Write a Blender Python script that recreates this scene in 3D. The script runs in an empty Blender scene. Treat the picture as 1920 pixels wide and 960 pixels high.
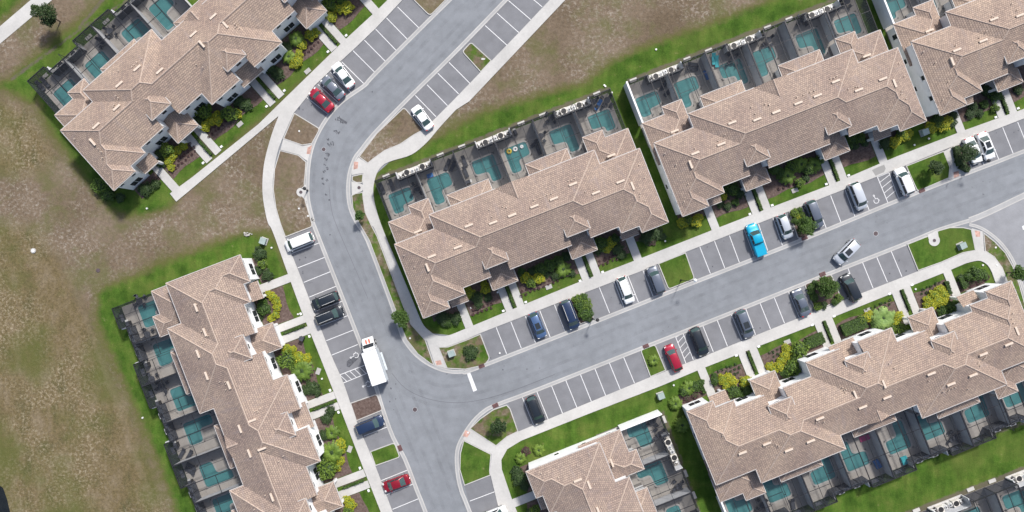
import bpy, math, random
import numpy as np
from mathutils import Vector, Matrix, geometry
random.seed(7)
C = bpy.context.scene.collection
SC = bpy.context.scene
# ------------------------------------------------------------------ survey
CAMH = 116.0      # drone height in metres
PPM = 11.0        # photo pixels per metre on the ground
def P(px, py, h=0.0):
    k = (CAMH-h)/CAMH/PPM
    return ((px-960)*k, (480-py)*k)
# ------------------------------------------------------------------ camera
cd = bpy.data.cameras.new('camera'); cam = bpy.data.objects.new('camera', cd); C.objects.link(cam)
cam.location = (0, 0, CAMH); cam.rotation_euler = (0, 0, 0)
cd.sensor_width = 36; cd.lens = 36*CAMH/(1920/PPM); cd.clip_start = 1; cd.clip_end = 3000
SC.camera = cam
# ------------------------------------------------------------------ light
SUN_EL = math.radians(47); SUN_AZ = math.radians(24)      # azimuth clockwise from picture-up
w = bpy.data.worlds.new('World'); SC.world = w; w.use_nodes = True
nt = w.node_tree; bg = nt.nodes['Background']
sky = nt.nodes.new('ShaderNodeTexSky'); sky.sky_type = 'NISHITA'; sky.sun_disc = False
sky.sun_elevation = SUN_EL; sky.sun_rotation = SUN_AZ; sky.dust_density = 3.0
nt.links.new(sky.outputs[0], bg.inputs[0]); bg.inputs[1].default_value = 0.12
sd = bpy.data.lights.new('sun', 'SUN'); sd.energy = 3.7; sd.angle = math.radians(6); sd.color = (1, .97, .93)
so = bpy.data.objects.new('sun', sd); C.objects.link(so); so.location = (0, 0, 150)
d = Vector((math.sin(SUN_AZ)*math.cos(SUN_EL), math.cos(SUN_AZ)*math.cos(SUN_EL), math.sin(SUN_EL)))
so.rotation_euler = d.to_track_quat('Z', 'Y').to_euler()
SC.view_settings.view_transform = 'Standard'; SC.view_settings.look = 'None'
SC.view_settings.exposure = 0.33; SC.view_settings.gamma = 1
# ------------------------------------------------------------------ materials
MATS = {}
SPEC = {k: .12 for k in ('grass', 'dry_grass', 'worn_grass', 'mulch', 'ground', 'asphalt', 'asphalt_bay', 'asphalt_side', 'roof_tile', 'ridge', 'concrete', 'deck', 'concrete_old', 'kerb', 'wall', 'wall_yard')}
def new_mat(name):
    m = bpy.data.materials.new(name); m.use_nodes = True; MATS[name] = m
    n = m.node_tree.nodes; b = n['Principled BSDF']; b.inputs['Specular IOR Level'].default_value = SPEC.get(name, .5)
    return m, m.node_tree, b
def N(t, typ, **kw):
    n = t.nodes.new(typ)
    for k, v in kw.items():
        if k.startswith('i_'): n.inputs[k[2:].replace('_', ' ')].default_value = v
        else: setattr(n, k, v)
    return n
def coords(t, world=False):
    if world: return N(t, 'ShaderNodeNewGeometry').outputs['Position']
    return N(t, 'ShaderNodeTexCoord').outputs['Object']
def noise(t, co, scale, detail=4, rough=.55, sx=None):
    if sx:
        mp = N(t, 'ShaderNodeMapping'); mp.inputs['Scale'].default_value = sx[:3]
        if len(sx) > 3: mp.inputs['Rotation'].default_value = (0, 0, sx[3])
        t.links.new(co, mp.inputs[0]); co = mp.outputs[0]
    n = N(t, 'ShaderNodeTexNoise'); n.inputs['Scale'].default_value = scale
    n.inputs['Detail'].default_value = detail; n.inputs['Roughness'].default_value = rough
    t.links.new(co, n.inputs['Vector']); return n.outputs['Fac']
def ramp(t, fac, stops):
    r = N(t, 'ShaderNodeValToRGB'); e = r.color_ramp.elements
    while len(e) < len(stops): e.new(.5)
    for i, (p, c) in enumerate(stops):
        e[i].position = p; e[i].color = (*c, 1) if not isinstance(c, (int, float)) else (c, c, c, 1)
    t.links.new(fac, r.inputs[0]); return r.outputs[0]
def mix(t, fac, a, b, mode='MIX'):
    m = N(t, 'ShaderNodeMix', data_type='RGBA', blend_type=mode)
    for s, v in ((m.inputs[0], fac), (m.inputs[6], a), (m.inputs[7], b)):
        if isinstance(v, (int, float)): s.default_value = v
        elif isinstance(v, tuple): s.default_value = (*v, 1)
        else: t.links.new(v, s)
    return m.outputs[2]
def math_(t, op, a, b=0.0, clamp=False):
    m = N(t, 'ShaderNodeMath', operation=op); m.use_clamp = clamp
    for s, v in ((m.inputs[0], a), (m.inputs[1], b)):
        if isinstance(v, (int, float)): s.default_value = v
        else: t.links.new(v, s)
    return m.outputs[0]
def bump(t, b, fac, strength=.3, dist=.05):
    bp = N(t, 'ShaderNodeBump'); bp.inputs['Strength'].default_value = strength; bp.inputs['Distance'].default_value = dist
    t.links.new(fac, bp.inputs['Height']); t.links.new(bp.outputs[0], b.inputs['Normal'])
def simple(name, c, rough=.6, metal=0, var=.15, scale=2.0, world=False, coat=0):
    m, t, b = new_mat(name)
    if var:
        f = noise(t, coords(t, world), scale)
        lo = tuple(x*(1-var) for x in c); hi = tuple(min(1, x*(1+var)) for x in c)
        t.links.new(ramp(t, f, [(.3, lo), (.7, hi)]), b.inputs['Base Color'])
    else: b.inputs['Base Color'].default_value = (*c, 1)
    b.inputs['Roughness'].default_value = rough; b.inputs['Metallic'].default_value = metal
    if coat: b.inputs['Coat Weight'].default_value = coat; b.inputs['Coat Roughness'].default_value = .05
    return m

def mat_asphalt(name, c, dark=.8):
    m, t, b = new_mat(name); co = coords(t, True)
    big = noise(t, co, .06, 4); mid = noise(t, co, .55, 5); fine = noise(t, co, 9, 3, .7)
    a = ramp(t, big, [(.3, tuple(x*.9 for x in c)), (.7, tuple(x*1.08 for x in c))])
    a = mix(t, .5, a, ramp(t, mid, [(.3, .74), (.7, 1.12)]), 'MULTIPLY')
    a = mix(t, .6, a, ramp(t, fine, [(.2, .78), (.8, 1.2)]), 'MULTIPLY')
    spots = noise(t, co, .8, 2); s2 = noise(t, co, .13, 2)
    sm = math_(t, 'MULTIPLY', ramp(t, spots, [(.70, 0.0), (.76, 1.0)]), ramp(t, s2, [(.45, 0.0), (.6, 1.0)]))
    a = mix(t, math_(t, 'MULTIPLY', sm, .5), a, (.07, .07, .08))
    # long worn wheel streaks
    t.links.new(a, b.inputs['Base Color']); b.inputs['Roughness'].default_value = .85
    bump(t, b, fine, .3, .01)
mat_asphalt('asphalt', (.225, .238, .256)); mat_asphalt('asphalt_bay', (.200, .203, .216))
mat_asphalt('asphalt_side', (.27, .275, .29))
def mat_concrete(name, c):
    m, t, b = new_mat(name); co = coords(t, True)
    a = ramp(t, noise(t, co, .25, 5), [(.3, tuple(x*.88 for x in c)), (.7, tuple(min(1, x*1.08) for x in c))])
    a = mix(t, .5, a, ramp(t, noise(t, co, 3.0, 5, .7), [(.25, .8), (.75, 1.12)]), 'MULTIPLY')
    t.links.new(a, b.inputs['Base Color']); b.inputs['Roughness'].default_value = .8
mat_concrete('concrete', (.50, .49, .47)); mat_concrete('concrete_old', (.40, .39, .37)); mat_concrete('kerb', (.47, .46, .44))
mat_concrete('gutter_pan', (.36, .36, .36)); mat_concrete('deck', (.37, .345, .315)); mat_concrete('joint', (.16, .15, .14))
simple('paint', (.68, .68, .68), .6, 0, .08, 3, True)
simple('tactile', (.46, .28, .23), .8, 0, .35, 2, True)
simple('wall', (.79, .80, .81), .75, 0, .05, .8)
simple('wall_yard', (.50, .51, .53), .8, 0, .10, .8)
simple('white_trim', (.78, .78, .78), .5, 0, .04)
simple('fascia', (.50, .49, .48), .5, 0, .1)
simple('ridge', (.42, .335, .28), .8, 0, .25, 6)
simple('vent', (.60, .50, .41), .7, 0, .1, 6)
simple('glass_dark', (.03, .035, .04), .08, 0, 0)
simple('car_glass', (.05, .085, .085), .06, 0, 0)
simple('frame_bronze', (.035, .035, .04), .45, .4, 0)
simple('metal_grey', (.45, .46, .47), .45, .3, .1)
simple('metal_light', (.68, .68, .66), .5, .1, .1)
simple('black', (.02, .02, .022), .6, 0, 0)
simple('dark_cushion', (.05, .055, .07), .8, 0, .3)
simple('blue_fabric', (.03, .14, .38), .7, 0, .2)
simple('teal_fabric', (.04, .40, .45), .7, 0, .2)
simple('pink_fabric', (.45, .05, .18), .7, 0, .2)
simple('yellow_plastic', (.65, .50, .05), .4, 0, .1)
simple('utility_green', (.30, .37, .35), .5, 0, .15)
simple('iron', (.10, .075, .08), .7, .3, .3, 5)
simple('inlet_red', (.14, .055, .05), .7, 0, .3, 5, True)
simple('rubber', (.018, .018, .02), .8, 0, 0)
simple('lamp_white', (.75, .77, .77), .4, 0, 0)
simple('mark_tyre_and_shadow', (.085, .088, .10), .8, 0, .4, 3, True)
simple('orange', (.75, .13, .07), .4, 0, .05)
simple('red_light', (.45, .02, .02), .3, 0, 0)
simple('bark', (.10, .075, .055), .9, 0, .3, 4)
simple('truck_box', (.50, .54, .57), .5, 0, .06, .6)
# water
m, t, b = new_mat('water'); co = coords(t)
t.links.new(ramp(t, noise(t, co, .5, 3), [(.3, (.060, .195, .200)), (.7, (.085, .255, .255))]), b.inputs['Base Color'])
b.inputs['Roughness'].default_value = .12; bump(t, b, noise(t, co, 1.5, 3), .06, .05)
simple('pool_step', (.09, .26, .27), .15, 0, .1)
# screen mesh
m, t, b = new_mat('screen')
tr = N(t, 'ShaderNodeBsdfTransparent'); df = N(t, 'ShaderNodeBsdfDiffuse'); df.inputs[0].default_value = (.04, .043, .05, 1)
mx = N(t, 'ShaderNodeMixShader'); mx.inputs[0].default_value = .22
t.links.new(tr.outputs[0], mx.inputs[1]); t.links.new(df.outputs[0], mx.inputs[2]); t.links.new(mx.outputs[0], t.nodes['Material Output'].inputs[0])
m, t, b = new_mat('screen_wall')
tr = N(t, 'ShaderNodeBsdfTransparent'); df = N(t, 'ShaderNodeBsdfDiffuse'); df.inputs[0].default_value = (.045, .05, .065, 1)
mx = N(t, 'ShaderNodeMixShader'); mx.inputs[0].default_value = .68
t.links.new(tr.outputs[0], mx.inputs[1]); t.links.new(df.outputs[0], mx.inputs[2]); t.links.new(mx.outputs[0], t.nodes['Material Output'].inputs[0])
# roof tiles (uv in metres, v up the slope)
m, t, b = new_mat('roof_tile')
uv = N(t, 'ShaderNodeTexCoord').outputs['UV']
br = N(t, 'ShaderNodeTexBrick'); br.offset = .5
br.inputs['Scale'].default_value = 1; br.inputs['Brick Width'].default_value = .34; br.inputs['Row Height'].default_value = .33
br.inputs['Mortar Size'].default_value = .030; br.inputs['Mortar Smooth'].default_value = .6; br.inputs['Bias'].default_value = -.1
br.inputs['Color1'].default_value = (.405, .318, .268, 1); br.inputs['Color2'].default_value = (.300, .240, .208, 1)
br.inputs['Mortar'].default_value = (.13, .10, .088, 1)
t.links.new(uv, br.inputs['Vector'])
co = coords(t)
a = mix(t, .8, br.outputs['Color'], ramp(t, noise(t, co, .18, 4), [(.3, (.82, .80, .82)), (.7, (1.12, 1.12, 1.08))]), 'MULTIPLY')
a = mix(t, .7, a, ramp(t, noise(t, uv, 2.4, 3, .6), [(.3, (.78, .76, .78)), (.7, (1.15, 1.13, 1.08))]), 'MULTIPLY')
stain = noise(t, uv, .35, 3, .5, (3, .5, 1))
a = mix(t, ramp(t, stain, [(.55, 0.0), (.75, .5)]), a, (.27, .225, .22))
rnd = N(t, 'ShaderNodeObjectInfo').outputs['Random']
a = mix(t, 1.0, a, ramp(t, rnd, [(0, (.90, .91, .93)), (1, (1.10, 1.09, 1.05))]), 'MULTIPLY')
t.links.new(a, b.inputs['Base Color']); b.inputs['Roughness'].default_value = .75
sep = N(t, 'ShaderNodeSeparateXYZ'); t.links.new(uv, sep.inputs[0])
saw = math_(t, 'FRACT', math_(t, 'MULTIPLY', sep.outputs[1], 1/.33))
bump(t, b, math_(t, 'ADD', math_(t, 'MULTIPLY', saw, -.6), math_(t, 'MULTIPLY', br.outputs['Fac'], -.5)), .8, .05)
# vegetation
def mat_leaf(name, lo, hi, scale=2.5):
    m, t, b = new_mat(name); co = coords(t)
    oi = N(t, 'ShaderNodeObjectInfo')
    f = noise(t, co, scale, 3, .6)
    a = ramp(t, f, [(.32, lo), (.68, hi)])
    a = mix(t, .6, a, ramp(t, noise(t, co, 14, 2, .6), [(.25, .62), (.75, 1.35)]), 'MULTIPLY')
    a = mix(t, .5, a, ramp(t, oi.outputs['Random'], [(0, (.75, .8, .8)), (1, (1.25, 1.15, 1.0))]), 'MULTIPLY')
    t.links.new(a, b.inputs['Base Color']); b.inputs['Roughness'].default_value = .6
    b.inputs['Specular IOR Level'].default_value = .3
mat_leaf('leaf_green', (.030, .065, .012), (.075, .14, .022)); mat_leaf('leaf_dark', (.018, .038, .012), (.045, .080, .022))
mat_leaf('leaf_yellow', (.15, .20, .015), (.46, .44, .025), 4.5); mat_leaf('leaf_lime', (.06, .115, .015), (.14, .215, .03))
mat_leaf('leaf_palm', (.085, .16, .04), (.20, .30, .09)); mat_leaf('leaf_red', (.045, .025, .03), (.10, .05, .05))
def grass_col(t, co):
    a = ramp(t, noise(t, co, .35, 5, .6), [(.3, (.032, .073, .009)), (.5, (.060, .114, .016)), (.78, (.115, .146, .032))])
    a = mix(t, .75, a, ramp(t, noise(t, co, 4.5, 4, .7), [(.25, .62), (.75, 1.4)]), 'MULTIPLY')
    a = mix(t, .5, a, ramp(t, noise(t, co, .9, 3, .6, (1, .25, 1, .38)), [(.32, .58), (.68, 1.35)]), 'MULTIPLY')
    a = mix(t, ramp(t, noise(t, co, .11, 4, .6), [(.48, 0.0), (.74, .5)]), a, (.115, .130, .034))
    pale = ramp(t, noise(t, co, .7, 4, .65), [(.66, 0.0), (.76, .65)])
    return mix(t, pale, a, (.25, .215, .12))
def dry_col(t, co):
    a = ramp(t, noise(t, co, .09, 5, .6), [(.32, (.118, .088, .058)), (.5, (.155, .117, .082)), (.7, (.190, .147, .108))])
    a = mix(t, .8, a, ramp(t, noise(t, co, 1.8, 6, .72), [(.25, .55), (.75, 1.45)]), 'MULTIPLY')
    sp = noise(t, co, 1.7, 6, .8); zone = noise(t, co, .10, 3)
    k = math_(t, 'MULTIPLY', ramp(t, sp, [(.50, 0.0), (.60, 1.0)]), ramp(t, zone, [(.42, .10), (.60, .85)]))
    a = mix(t, math_(t, 'MULTIPLY', k, .8), a, (.35, .31, .26))
    gz = ramp(t, noise(t, co, .16, 6, .68), [(.47, 0.0), (.64, .7)])
    return mix(t, gz, a, (.105, .108, .040))
m, t, b = new_mat('grass'); co = coords(t, True); t.links.new(grass_col(t, co), b.inputs['Base Color']); b.inputs['Roughness'].default_value = .9
bump(t, b, noise(t, co, 5, 3, .7), .5, .08)
m, t, b = new_mat('dry_grass'); co = coords(t, True); t.links.new(dry_col(t, co), b.inputs['Base Color']); b.inputs['Roughness'].default_value = .95
bump(t, b, noise(t, co, 4, 3, .7), .5, .08)
m, t, b = new_mat('worn_grass'); co = coords(t, True); t.links.new(mix(t, ramp(t, noise(t, co, .5, 5, .65), [(.42, 0.0), (.58, 1.0)]), grass_col(t, co), dry_col(t, co)), b.inputs['Base Color']); b.inputs['Roughness'].default_value = .9
bump(t, b, noise(t, co, 5, 3, .7), .5, .08)
m, t, b = new_mat('mulch'); co = coords(t, True)
a = ramp(t, noise(t, co, 2.5, 5, .7), [(.3, (.075, .050, .042)), (.55, (.135, .098, .085)), (.75, (.20, .155, .14))])
t.links.new(a, b.inputs['Base Color']); b.inputs['Roughness'].default_value = .95; bump(t, b, noise(t, co, 6, 3, .7), .7, .08)
m, t, b = new_mat('ground'); co = coords(t, True)
al = N(t, 'ShaderNodeAttribute', attribute_name='lush').outputs['Fac']; as_ = N(t, 'ShaderNodeAttribute', attribute_name='straw').outputs['Fac']
am = N(t, 'ShaderNodeAttribute', attribute_name='mulch').outputs['Fac']
def fuzzy(a, n, w=.5):
    v = math_(t, 'ADD', a, math_(t, 'MULTIPLY', math_(t, 'SUBTRACT', n, .5), w))
    return ramp(t, v, [(.38, 0.0), (.62, 1.0)])
nn = noise(t, co, .8, 5, .7)
dry = dry_col(t, co)
st = ramp(t, noise(t, co, .30, 8, .68, (1.2, .6, 1, .35)), [(.3, (.082, .076, .034)), (.5, (.138, .106, .054)), (.68, (.19, .15, .098))])
st = mix(t, .9, st, ramp(t, noise(t, co, 2.2, 8, .78), [(.28, .45), (.72, 1.5)]), 'MULTIPLY')
st = mix(t, math_(t, 'MULTIPLY', ramp(t, noise(t, co, 2.0, 8, .8), [(.50, 0.0), (.60, 1.0)]), ramp(t, noise(t, co, .10, 4), [(.42, .1), (.58, .85)])), st, (.32, .27, .19))
st = mix(t, ramp(t, noise(t, co, .07, 5, .6), [(.45, 0.0), (.62, .75)]), st, (.085, .098, .026))
atr = N(t, 'ShaderNodeAttribute', attribute_name='track').outputs['Fac']
a = mix(t, ramp(t, math_(t, 'ADD', as_, math_(t, 'MULTIPLY', math_(t, 'SUBTRACT', nn, .5), .6)), [(.2, 0.0), (.8, 1.0)]), dry, st)
a = mix(t, math_(t, 'MULTIPLY', fuzzy(atr, nn, 1.6), .14), a, (.25, .205, .145))
# olive half-way band then lush turf
a = mix(t, ramp(t, math_(t, 'ADD', al, math_(t, 'MULTIPLY', math_(t, 'SUBTRACT', nn, .5), .7)), [(.12, 0.0), (.42, .85)]), a, (.096, .100, .030))
a = mix(t, fuzzy(al, nn, .45), a, grass_col(t, co))
a = mix(t, math_(t, 'MULTIPLY', fuzzy(am, nn, .9), .75), a, (.125, .098, .085))
t.links.new(a, b.inputs['Base Color']); b.inputs['Roughness'].default_value = .95
bump(t, b, noise(t, co, 4, 4, .7), .6, .1)
# car paints
def paint_mat(name, c, metal=.25):
    m, t, b = new_mat(name); b.inputs['Base Color'].default_value = (*c, 1); b.inputs['Roughness'].default_value = .32
    b.inputs['Metallic'].default_value = metal; b.inputs['Coat Weight'].default_value = .6; b.inputs['Coat Roughness'].default_value = .08
for n_, c_, me in (('white', (.78, .79, .79), 0), ('grey', (.17, .19, .23), .3), ('red', (.34, .012, .035), .2), ('darkred', (.24, .008, .02), .2), ('black', (.014, .016, .022), .2),
               ('navy', (.022, .04, .09), .3), ('blue', (.08, .14, .27), .3), ('turquoise', (.0, .34, .54), .15), ('silver', (.55, .58, .62), .3), ('dark', (.022, .028, .036), .3), ('slate', (.12, .14, .18), .3)):
    paint_mat('car_'+n_, c_, me)
M = MATS
# ------------------------------------------------------------------ mesh builder
class MB:
    def __init__(s): s.v = []; s.f = []; s.uv = None
    def add(s, vs, fs):
        o = len(s.v); s.v += [tuple(x) for x in vs]; s.f += [tuple(i+o for i in f) for f in fs]; return s
    def box(s, x0, x1, y0, y1, z0, z1):
        return s.add([(x0, y0, z0), (x1, y0, z0), (x1, y1, z0), (x0, y1, z0), (x0, y0, z1), (x1, y0, z1), (x1, y1, z1), (x0, y1, z1)],
                     [(0, 3, 2, 1), (4, 5, 6, 7), (0, 1, 5, 4), (1, 2, 6, 5), (2, 3, 7, 6), (3, 0, 4, 7)])
    def obox(s, c, sx, sy, sz, rot=0, tilt=0):
        R = Matrix.Rotation(rot, 3, 'Z') @ Matrix.Rotation(tilt, 3, 'Y')
        vs = [R @ Vector((x*sx/2, y*sy/2, z*sz/2)) + Vector(c) for z in (-1, 1) for x, y in ((-1, -1), (1, -1), (1, 1), (-1, 1))]
        return s.add(vs, [(0, 3, 2, 1), (4, 5, 6, 7), (0, 1, 5, 4), (1, 2, 6, 5), (2, 3, 7, 6), (3, 0, 4, 7)])
    def cyl(s, c, r, h, n=12, r2=None, axis='z'):
        r2 = r if r2 is None else r2; vs = []
        for k, (zz, rr) in enumerate(((0, r), (h, r2))):
            for i in range(n):
                a = 2*math.pi*i/n; q = (math.cos(a)*rr, math.sin(a)*rr, zz)
                if axis == 'y': q = (q[0], q[2], q[1])
                vs.append((c[0]+q[0], c[1]+q[1], c[2]+q[2]))
        fs = [(i, (i+1) % n, n+(i+1) % n, n+i) for i in range(n)] + [tuple(reversed(range(n))), tuple(range(n, 2*n))]
        return s.add(vs, fs)
    def tube(s, pts, r, n=5, r2=None):
        k = len(pts); vs = []
        for i, p in enumerate(pts):
            p = Vector(p); d = (Vector(pts[min(i+1, k-1)])-Vector(pts[max(i-1, 0)])).normalized()
            a = d.orthogonal().normalized(); b_ = d.cross(a); rr = r if r2 is None else r+(r2-r)*i/(k-1)
            for j in range(n):
                t_ = 2*math.pi*j/n; vs.append(p+a*math.cos(t_)*rr+b_*math.sin(t_)*rr)
        fs = [(i*n+j, i*n+(j+1) % n, (i+1)*n+(j+1) % n, (i+1)*n+j) for i in range(k-1) for j in range(n)]
        return s.add(vs, fs+[tuple(range(n)), tuple(range((k-1)*n, k*n))])
    def poly(s, pts, z):
        n = len(pts); tris = geometry.tessellate_polygon([[Vector((x, y, 0)) for x, y in pts]])
        o = []
        for tr_ in tris:
            a, b_, c = (pts[i] for i in tr_)
            cr = (b_[0]-a[0])*(c[1]-a[1])-(b_[1]-a[1])*(c[0]-a[0])
            o.append(tr_ if cr > 0 else tr_[::-1])
        return s.add([(x, y, z) for x, y in pts], o)
    def prism(s, pts, z0, z1):
        s.poly(pts, z1); n = len(pts)
        ar = sum(pts[i][0]*pts[(i+1) % n][1]-pts[(i+1) % n][0]*pts[i][1] for i in range(n))
        if ar < 0: pts = pts[::-1]
        return s.add([(x, y, z0) for x, y in pts]+[(x, y, z1) for x, y in pts], [(i, (i+1) % n, n+(i+1) % n, n+i) for i in range(n)])
    def ribbon(s, pts, wd, z, z0=None):
        L_, R_ = [], []; k = len(pts)
        for i, p in enumerate(pts):
            a = Vector(pts[max(i-1, 0)]); b_ = Vector(pts[min(i+1, k-1)]); d = (b_-a).normalized(); nrm = Vector((-d.y, d.x))
            L_.append((p[0]+nrm.x*wd/2, p[1]+nrm.y*wd/2)); R_.append((p[0]-nrm.x*wd/2, p[1]-nrm.y*wd/2))
        if z0 is None:
            return s.add([(x, y, z) for x, y in L_]+[(x, y, z) for x, y in R_], [(k+i, k+i+1, i+1, i) for i in range(k-1)])
        v = [(x, y, z) for x, y in L_]+[(x, y, z) for x, y in R_]+[(x, y, z0) for x, y in L_]+[(x, y, z0) for x, y in R_]
        f = []
        for i in range(k-1): f += [(k+i, k+i+1, i+1, i), (i, i+1, 2*k+i+1, 2*k+i), (3*k+i, 3*k+i+1, k+i+1, k+i)]
        return s.add(v, f)
    def mesh(s, name, mat, smooth=False):
        me = bpy.data.meshes.new(name); me.from_pydata(s.v, [], s.f)
        me.materials.append(M[mat] if isinstance(mat, str) else mat)
        if s.uv:
            l = me.uv_layers.new(name='UVMap'); i = 0
            for fi, f in enumerate(s.f):
                for k in f: l.data[i].uv = s.uv[k]; i += 1
        if smooth: me.shade_smooth()
        me.update(); return me
    def build(s, name, mat, parent=None, smooth=False, **pr):
        return link(name, s.mesh(name, mat, smooth), parent, **pr)
def link(name, me, parent=None, **pr):
    o = bpy.data.objects.new(name, me); C.objects.link(o)
    if parent: o.parent = parent
    for k, v in pr.items(): o[k] = v
    return o
def thing(name, label, cat, loc=(0, 0, 0), rot=0, group=None):
    o = bpy.data.objects.new(name, None); C.objects.link(o); o.location = loc; o.rotation_euler = (0, 0, rot)
    o['label'] = label; o['category'] = cat
    if group: o['group'] = group
    o.empty_display_size = .2
    return o
def tag(o, label, cat, group=None):
    o['label'] = label; o['category'] = cat
    if group: o['group'] = group
    return o
def copy_tree(src, parent=None):
    c = src.copy(); C.objects.link(c)
    if parent: c.parent = parent
    for ch in src.children: copy_tree(ch, c)
    return c
ORD = ['first', 'second', 'third', 'fourth', 'fifth', 'sixth', 'seventh', 'eighth', 'ninth', 'tenth', 'eleventh', 'twelfth', 'thirteenth', 'fourteenth', 'fifteenth', 'sixteenth', 'seventeenth', 'eighteenth', 'nineteenth', 'twentieth']
def ordw(n):
    if n <= 20: return ORD[n-1]
    return ({2: 'twenty-', 3: 'thirty-', 4: 'forty-'}[n//10]+ORD[n % 10-1]) if n % 10 else {3: 'thirtieth', 4: 'fortieth'}[n//10]
def pp(pts, h=0): return [P(x, y, h) for x, y in pts]
def smooth_line(pts, n=4):
    out = []
    for i in range(len(pts)-1):
        p0 = pts[max(i-1, 0)]; p1 = pts[i]; p2 = pts[i+1]; p3 = pts[min(i+2, len(pts)-1)]
        for k in range(n):
            t_ = k/n
            out.append(tuple(.5*((2*p1[j])+(-p0[j]+p2[j])*t_+(2*p0[j]-5*p1[j]+4*p2[j]-p3[j])*t_*t_+(-p0[j]+3*p1[j]-3*p2[j]+p3[j])*t_**3) for j in (0, 1)))
    out.append(pts[-1]); return out
# convex helpers -----------------------------------------------------
def clip(poly, a, b_, c):            # keep a*x+b*y+c >= 0
    out = []; n = len(poly)
    for i in range(n):
        p, q = poly[i], poly[(i+1) % n]; dp = a*p[0]+b_*p[1]+c; dq = a*q[0]+b_*q[1]+c
        if dp >= 0: out.append(p)
        if (dp >= 0) != (dq >= 0):
            t_ = dp/(dp-dq); out.append((p[0]+(q[0]-p[0])*t_, p[1]+(q[1]-p[1])*t_))
    return out
def area(p): return abs(sum(p[i][0]*p[(i+1) % len(p)][1]-p[(i+1) % len(p)][0]*p[i][1] for i in range(len(p))))/2 if len(p) > 2 else 0
def hps(poly):                       # half planes of a ccw convex polygon
    n = len(poly); ar = sum(poly[i][0]*poly[(i+1) % n][1]-poly[(i+1) % n][0]*poly[i][1] for i in range(n))
    if ar < 0: poly = poly[::-1]
    o = []
    for i in range(n):
        p, q = poly[i], poly[(i+1) % n]; dx, dy = q[0]-p[0], q[1]-p[1]; l = math.hypot(dx, dy)
        if l > 1e-6: o.append((-dy/l, dx/l, (dy*p[0]-dx*p[1])/l))
    return o
def subtract(poly, D):
    out = []; cur = poly
    for (a, b_, c) in D:
        o = clip(cur, -a, -b_, -c)
        if area(o) > 1e-4: out.append(o)
        cur = clip(cur, a, b_, c)
        if area(cur) < 1e-4: break
    return out
def subtract_poly(polys, hole):
    D = hps(hole); res = []
    for p in polys:
        q = p
        for (a, b_, c) in D: q = clip(q, a, b_, c)
        if area(q) < 1e-4: res.append(p)
        else: res += subtract(p, D)
    return res
def rect(u0, u1, v0, v1): return [(u0, v0), (u1, v0), (u1, v1), (u0, v1)]
# ------------------------------------------------------------------ ground sheet
LUSH = [[(58, 150), (140, 62), (205, 20), (250, -40), (740, -40), (735, 5), (560, 155), (440, 262), (338, 352), (318, 385), (262, 402), (212, 392), (160, 330), (96, 238)],
        [(-60, -60), (95, -60), (0, 35), (-60, 80)], [(20, 150), (110, 75), (160, 35), (220, -20), (240, -20), (150, 100), (60, 190), (0, 160)],
        [(188, 548), (330, 488), (462, 440), (505, 442), (560, 560), (640, 720), (735, 990), (345, 990), (300, 860), (225, 690), (186, 600)],
        [(706, 330), (715, 310), (800, 272), (900, 218), (1000, 186), (1100, 160), (1150, 118), (1200, 96), (1350, 42), (1440, 5), (1500, -25), (2000, -60), (2000, 240), (1700, 300), (1200, 500), (850, 640), (790, 610), (740, 520), (700, 410), (695, 360)],
        [(920, 850), (1000, 810), (1240, 700), (1560, 570), (1850, 460), (1930, 520), (2000, 700), (2000, 830), (1700, 940), (1560, 1010), (900, 1010)],
        [(1500, 1010), (1500, 960), (1700, 910), (2000, 770), (2000, 1010)]]
STRAW = [[(-60, 405), (60, 425), (110, 480), (150, 560), (190, 640), (230, 740), (300, 900), (330, 1010), (-60, 1010)], [(-60, 150), (60, 210), (110, 290), (60, 330), (-60, 320)]]
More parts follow.
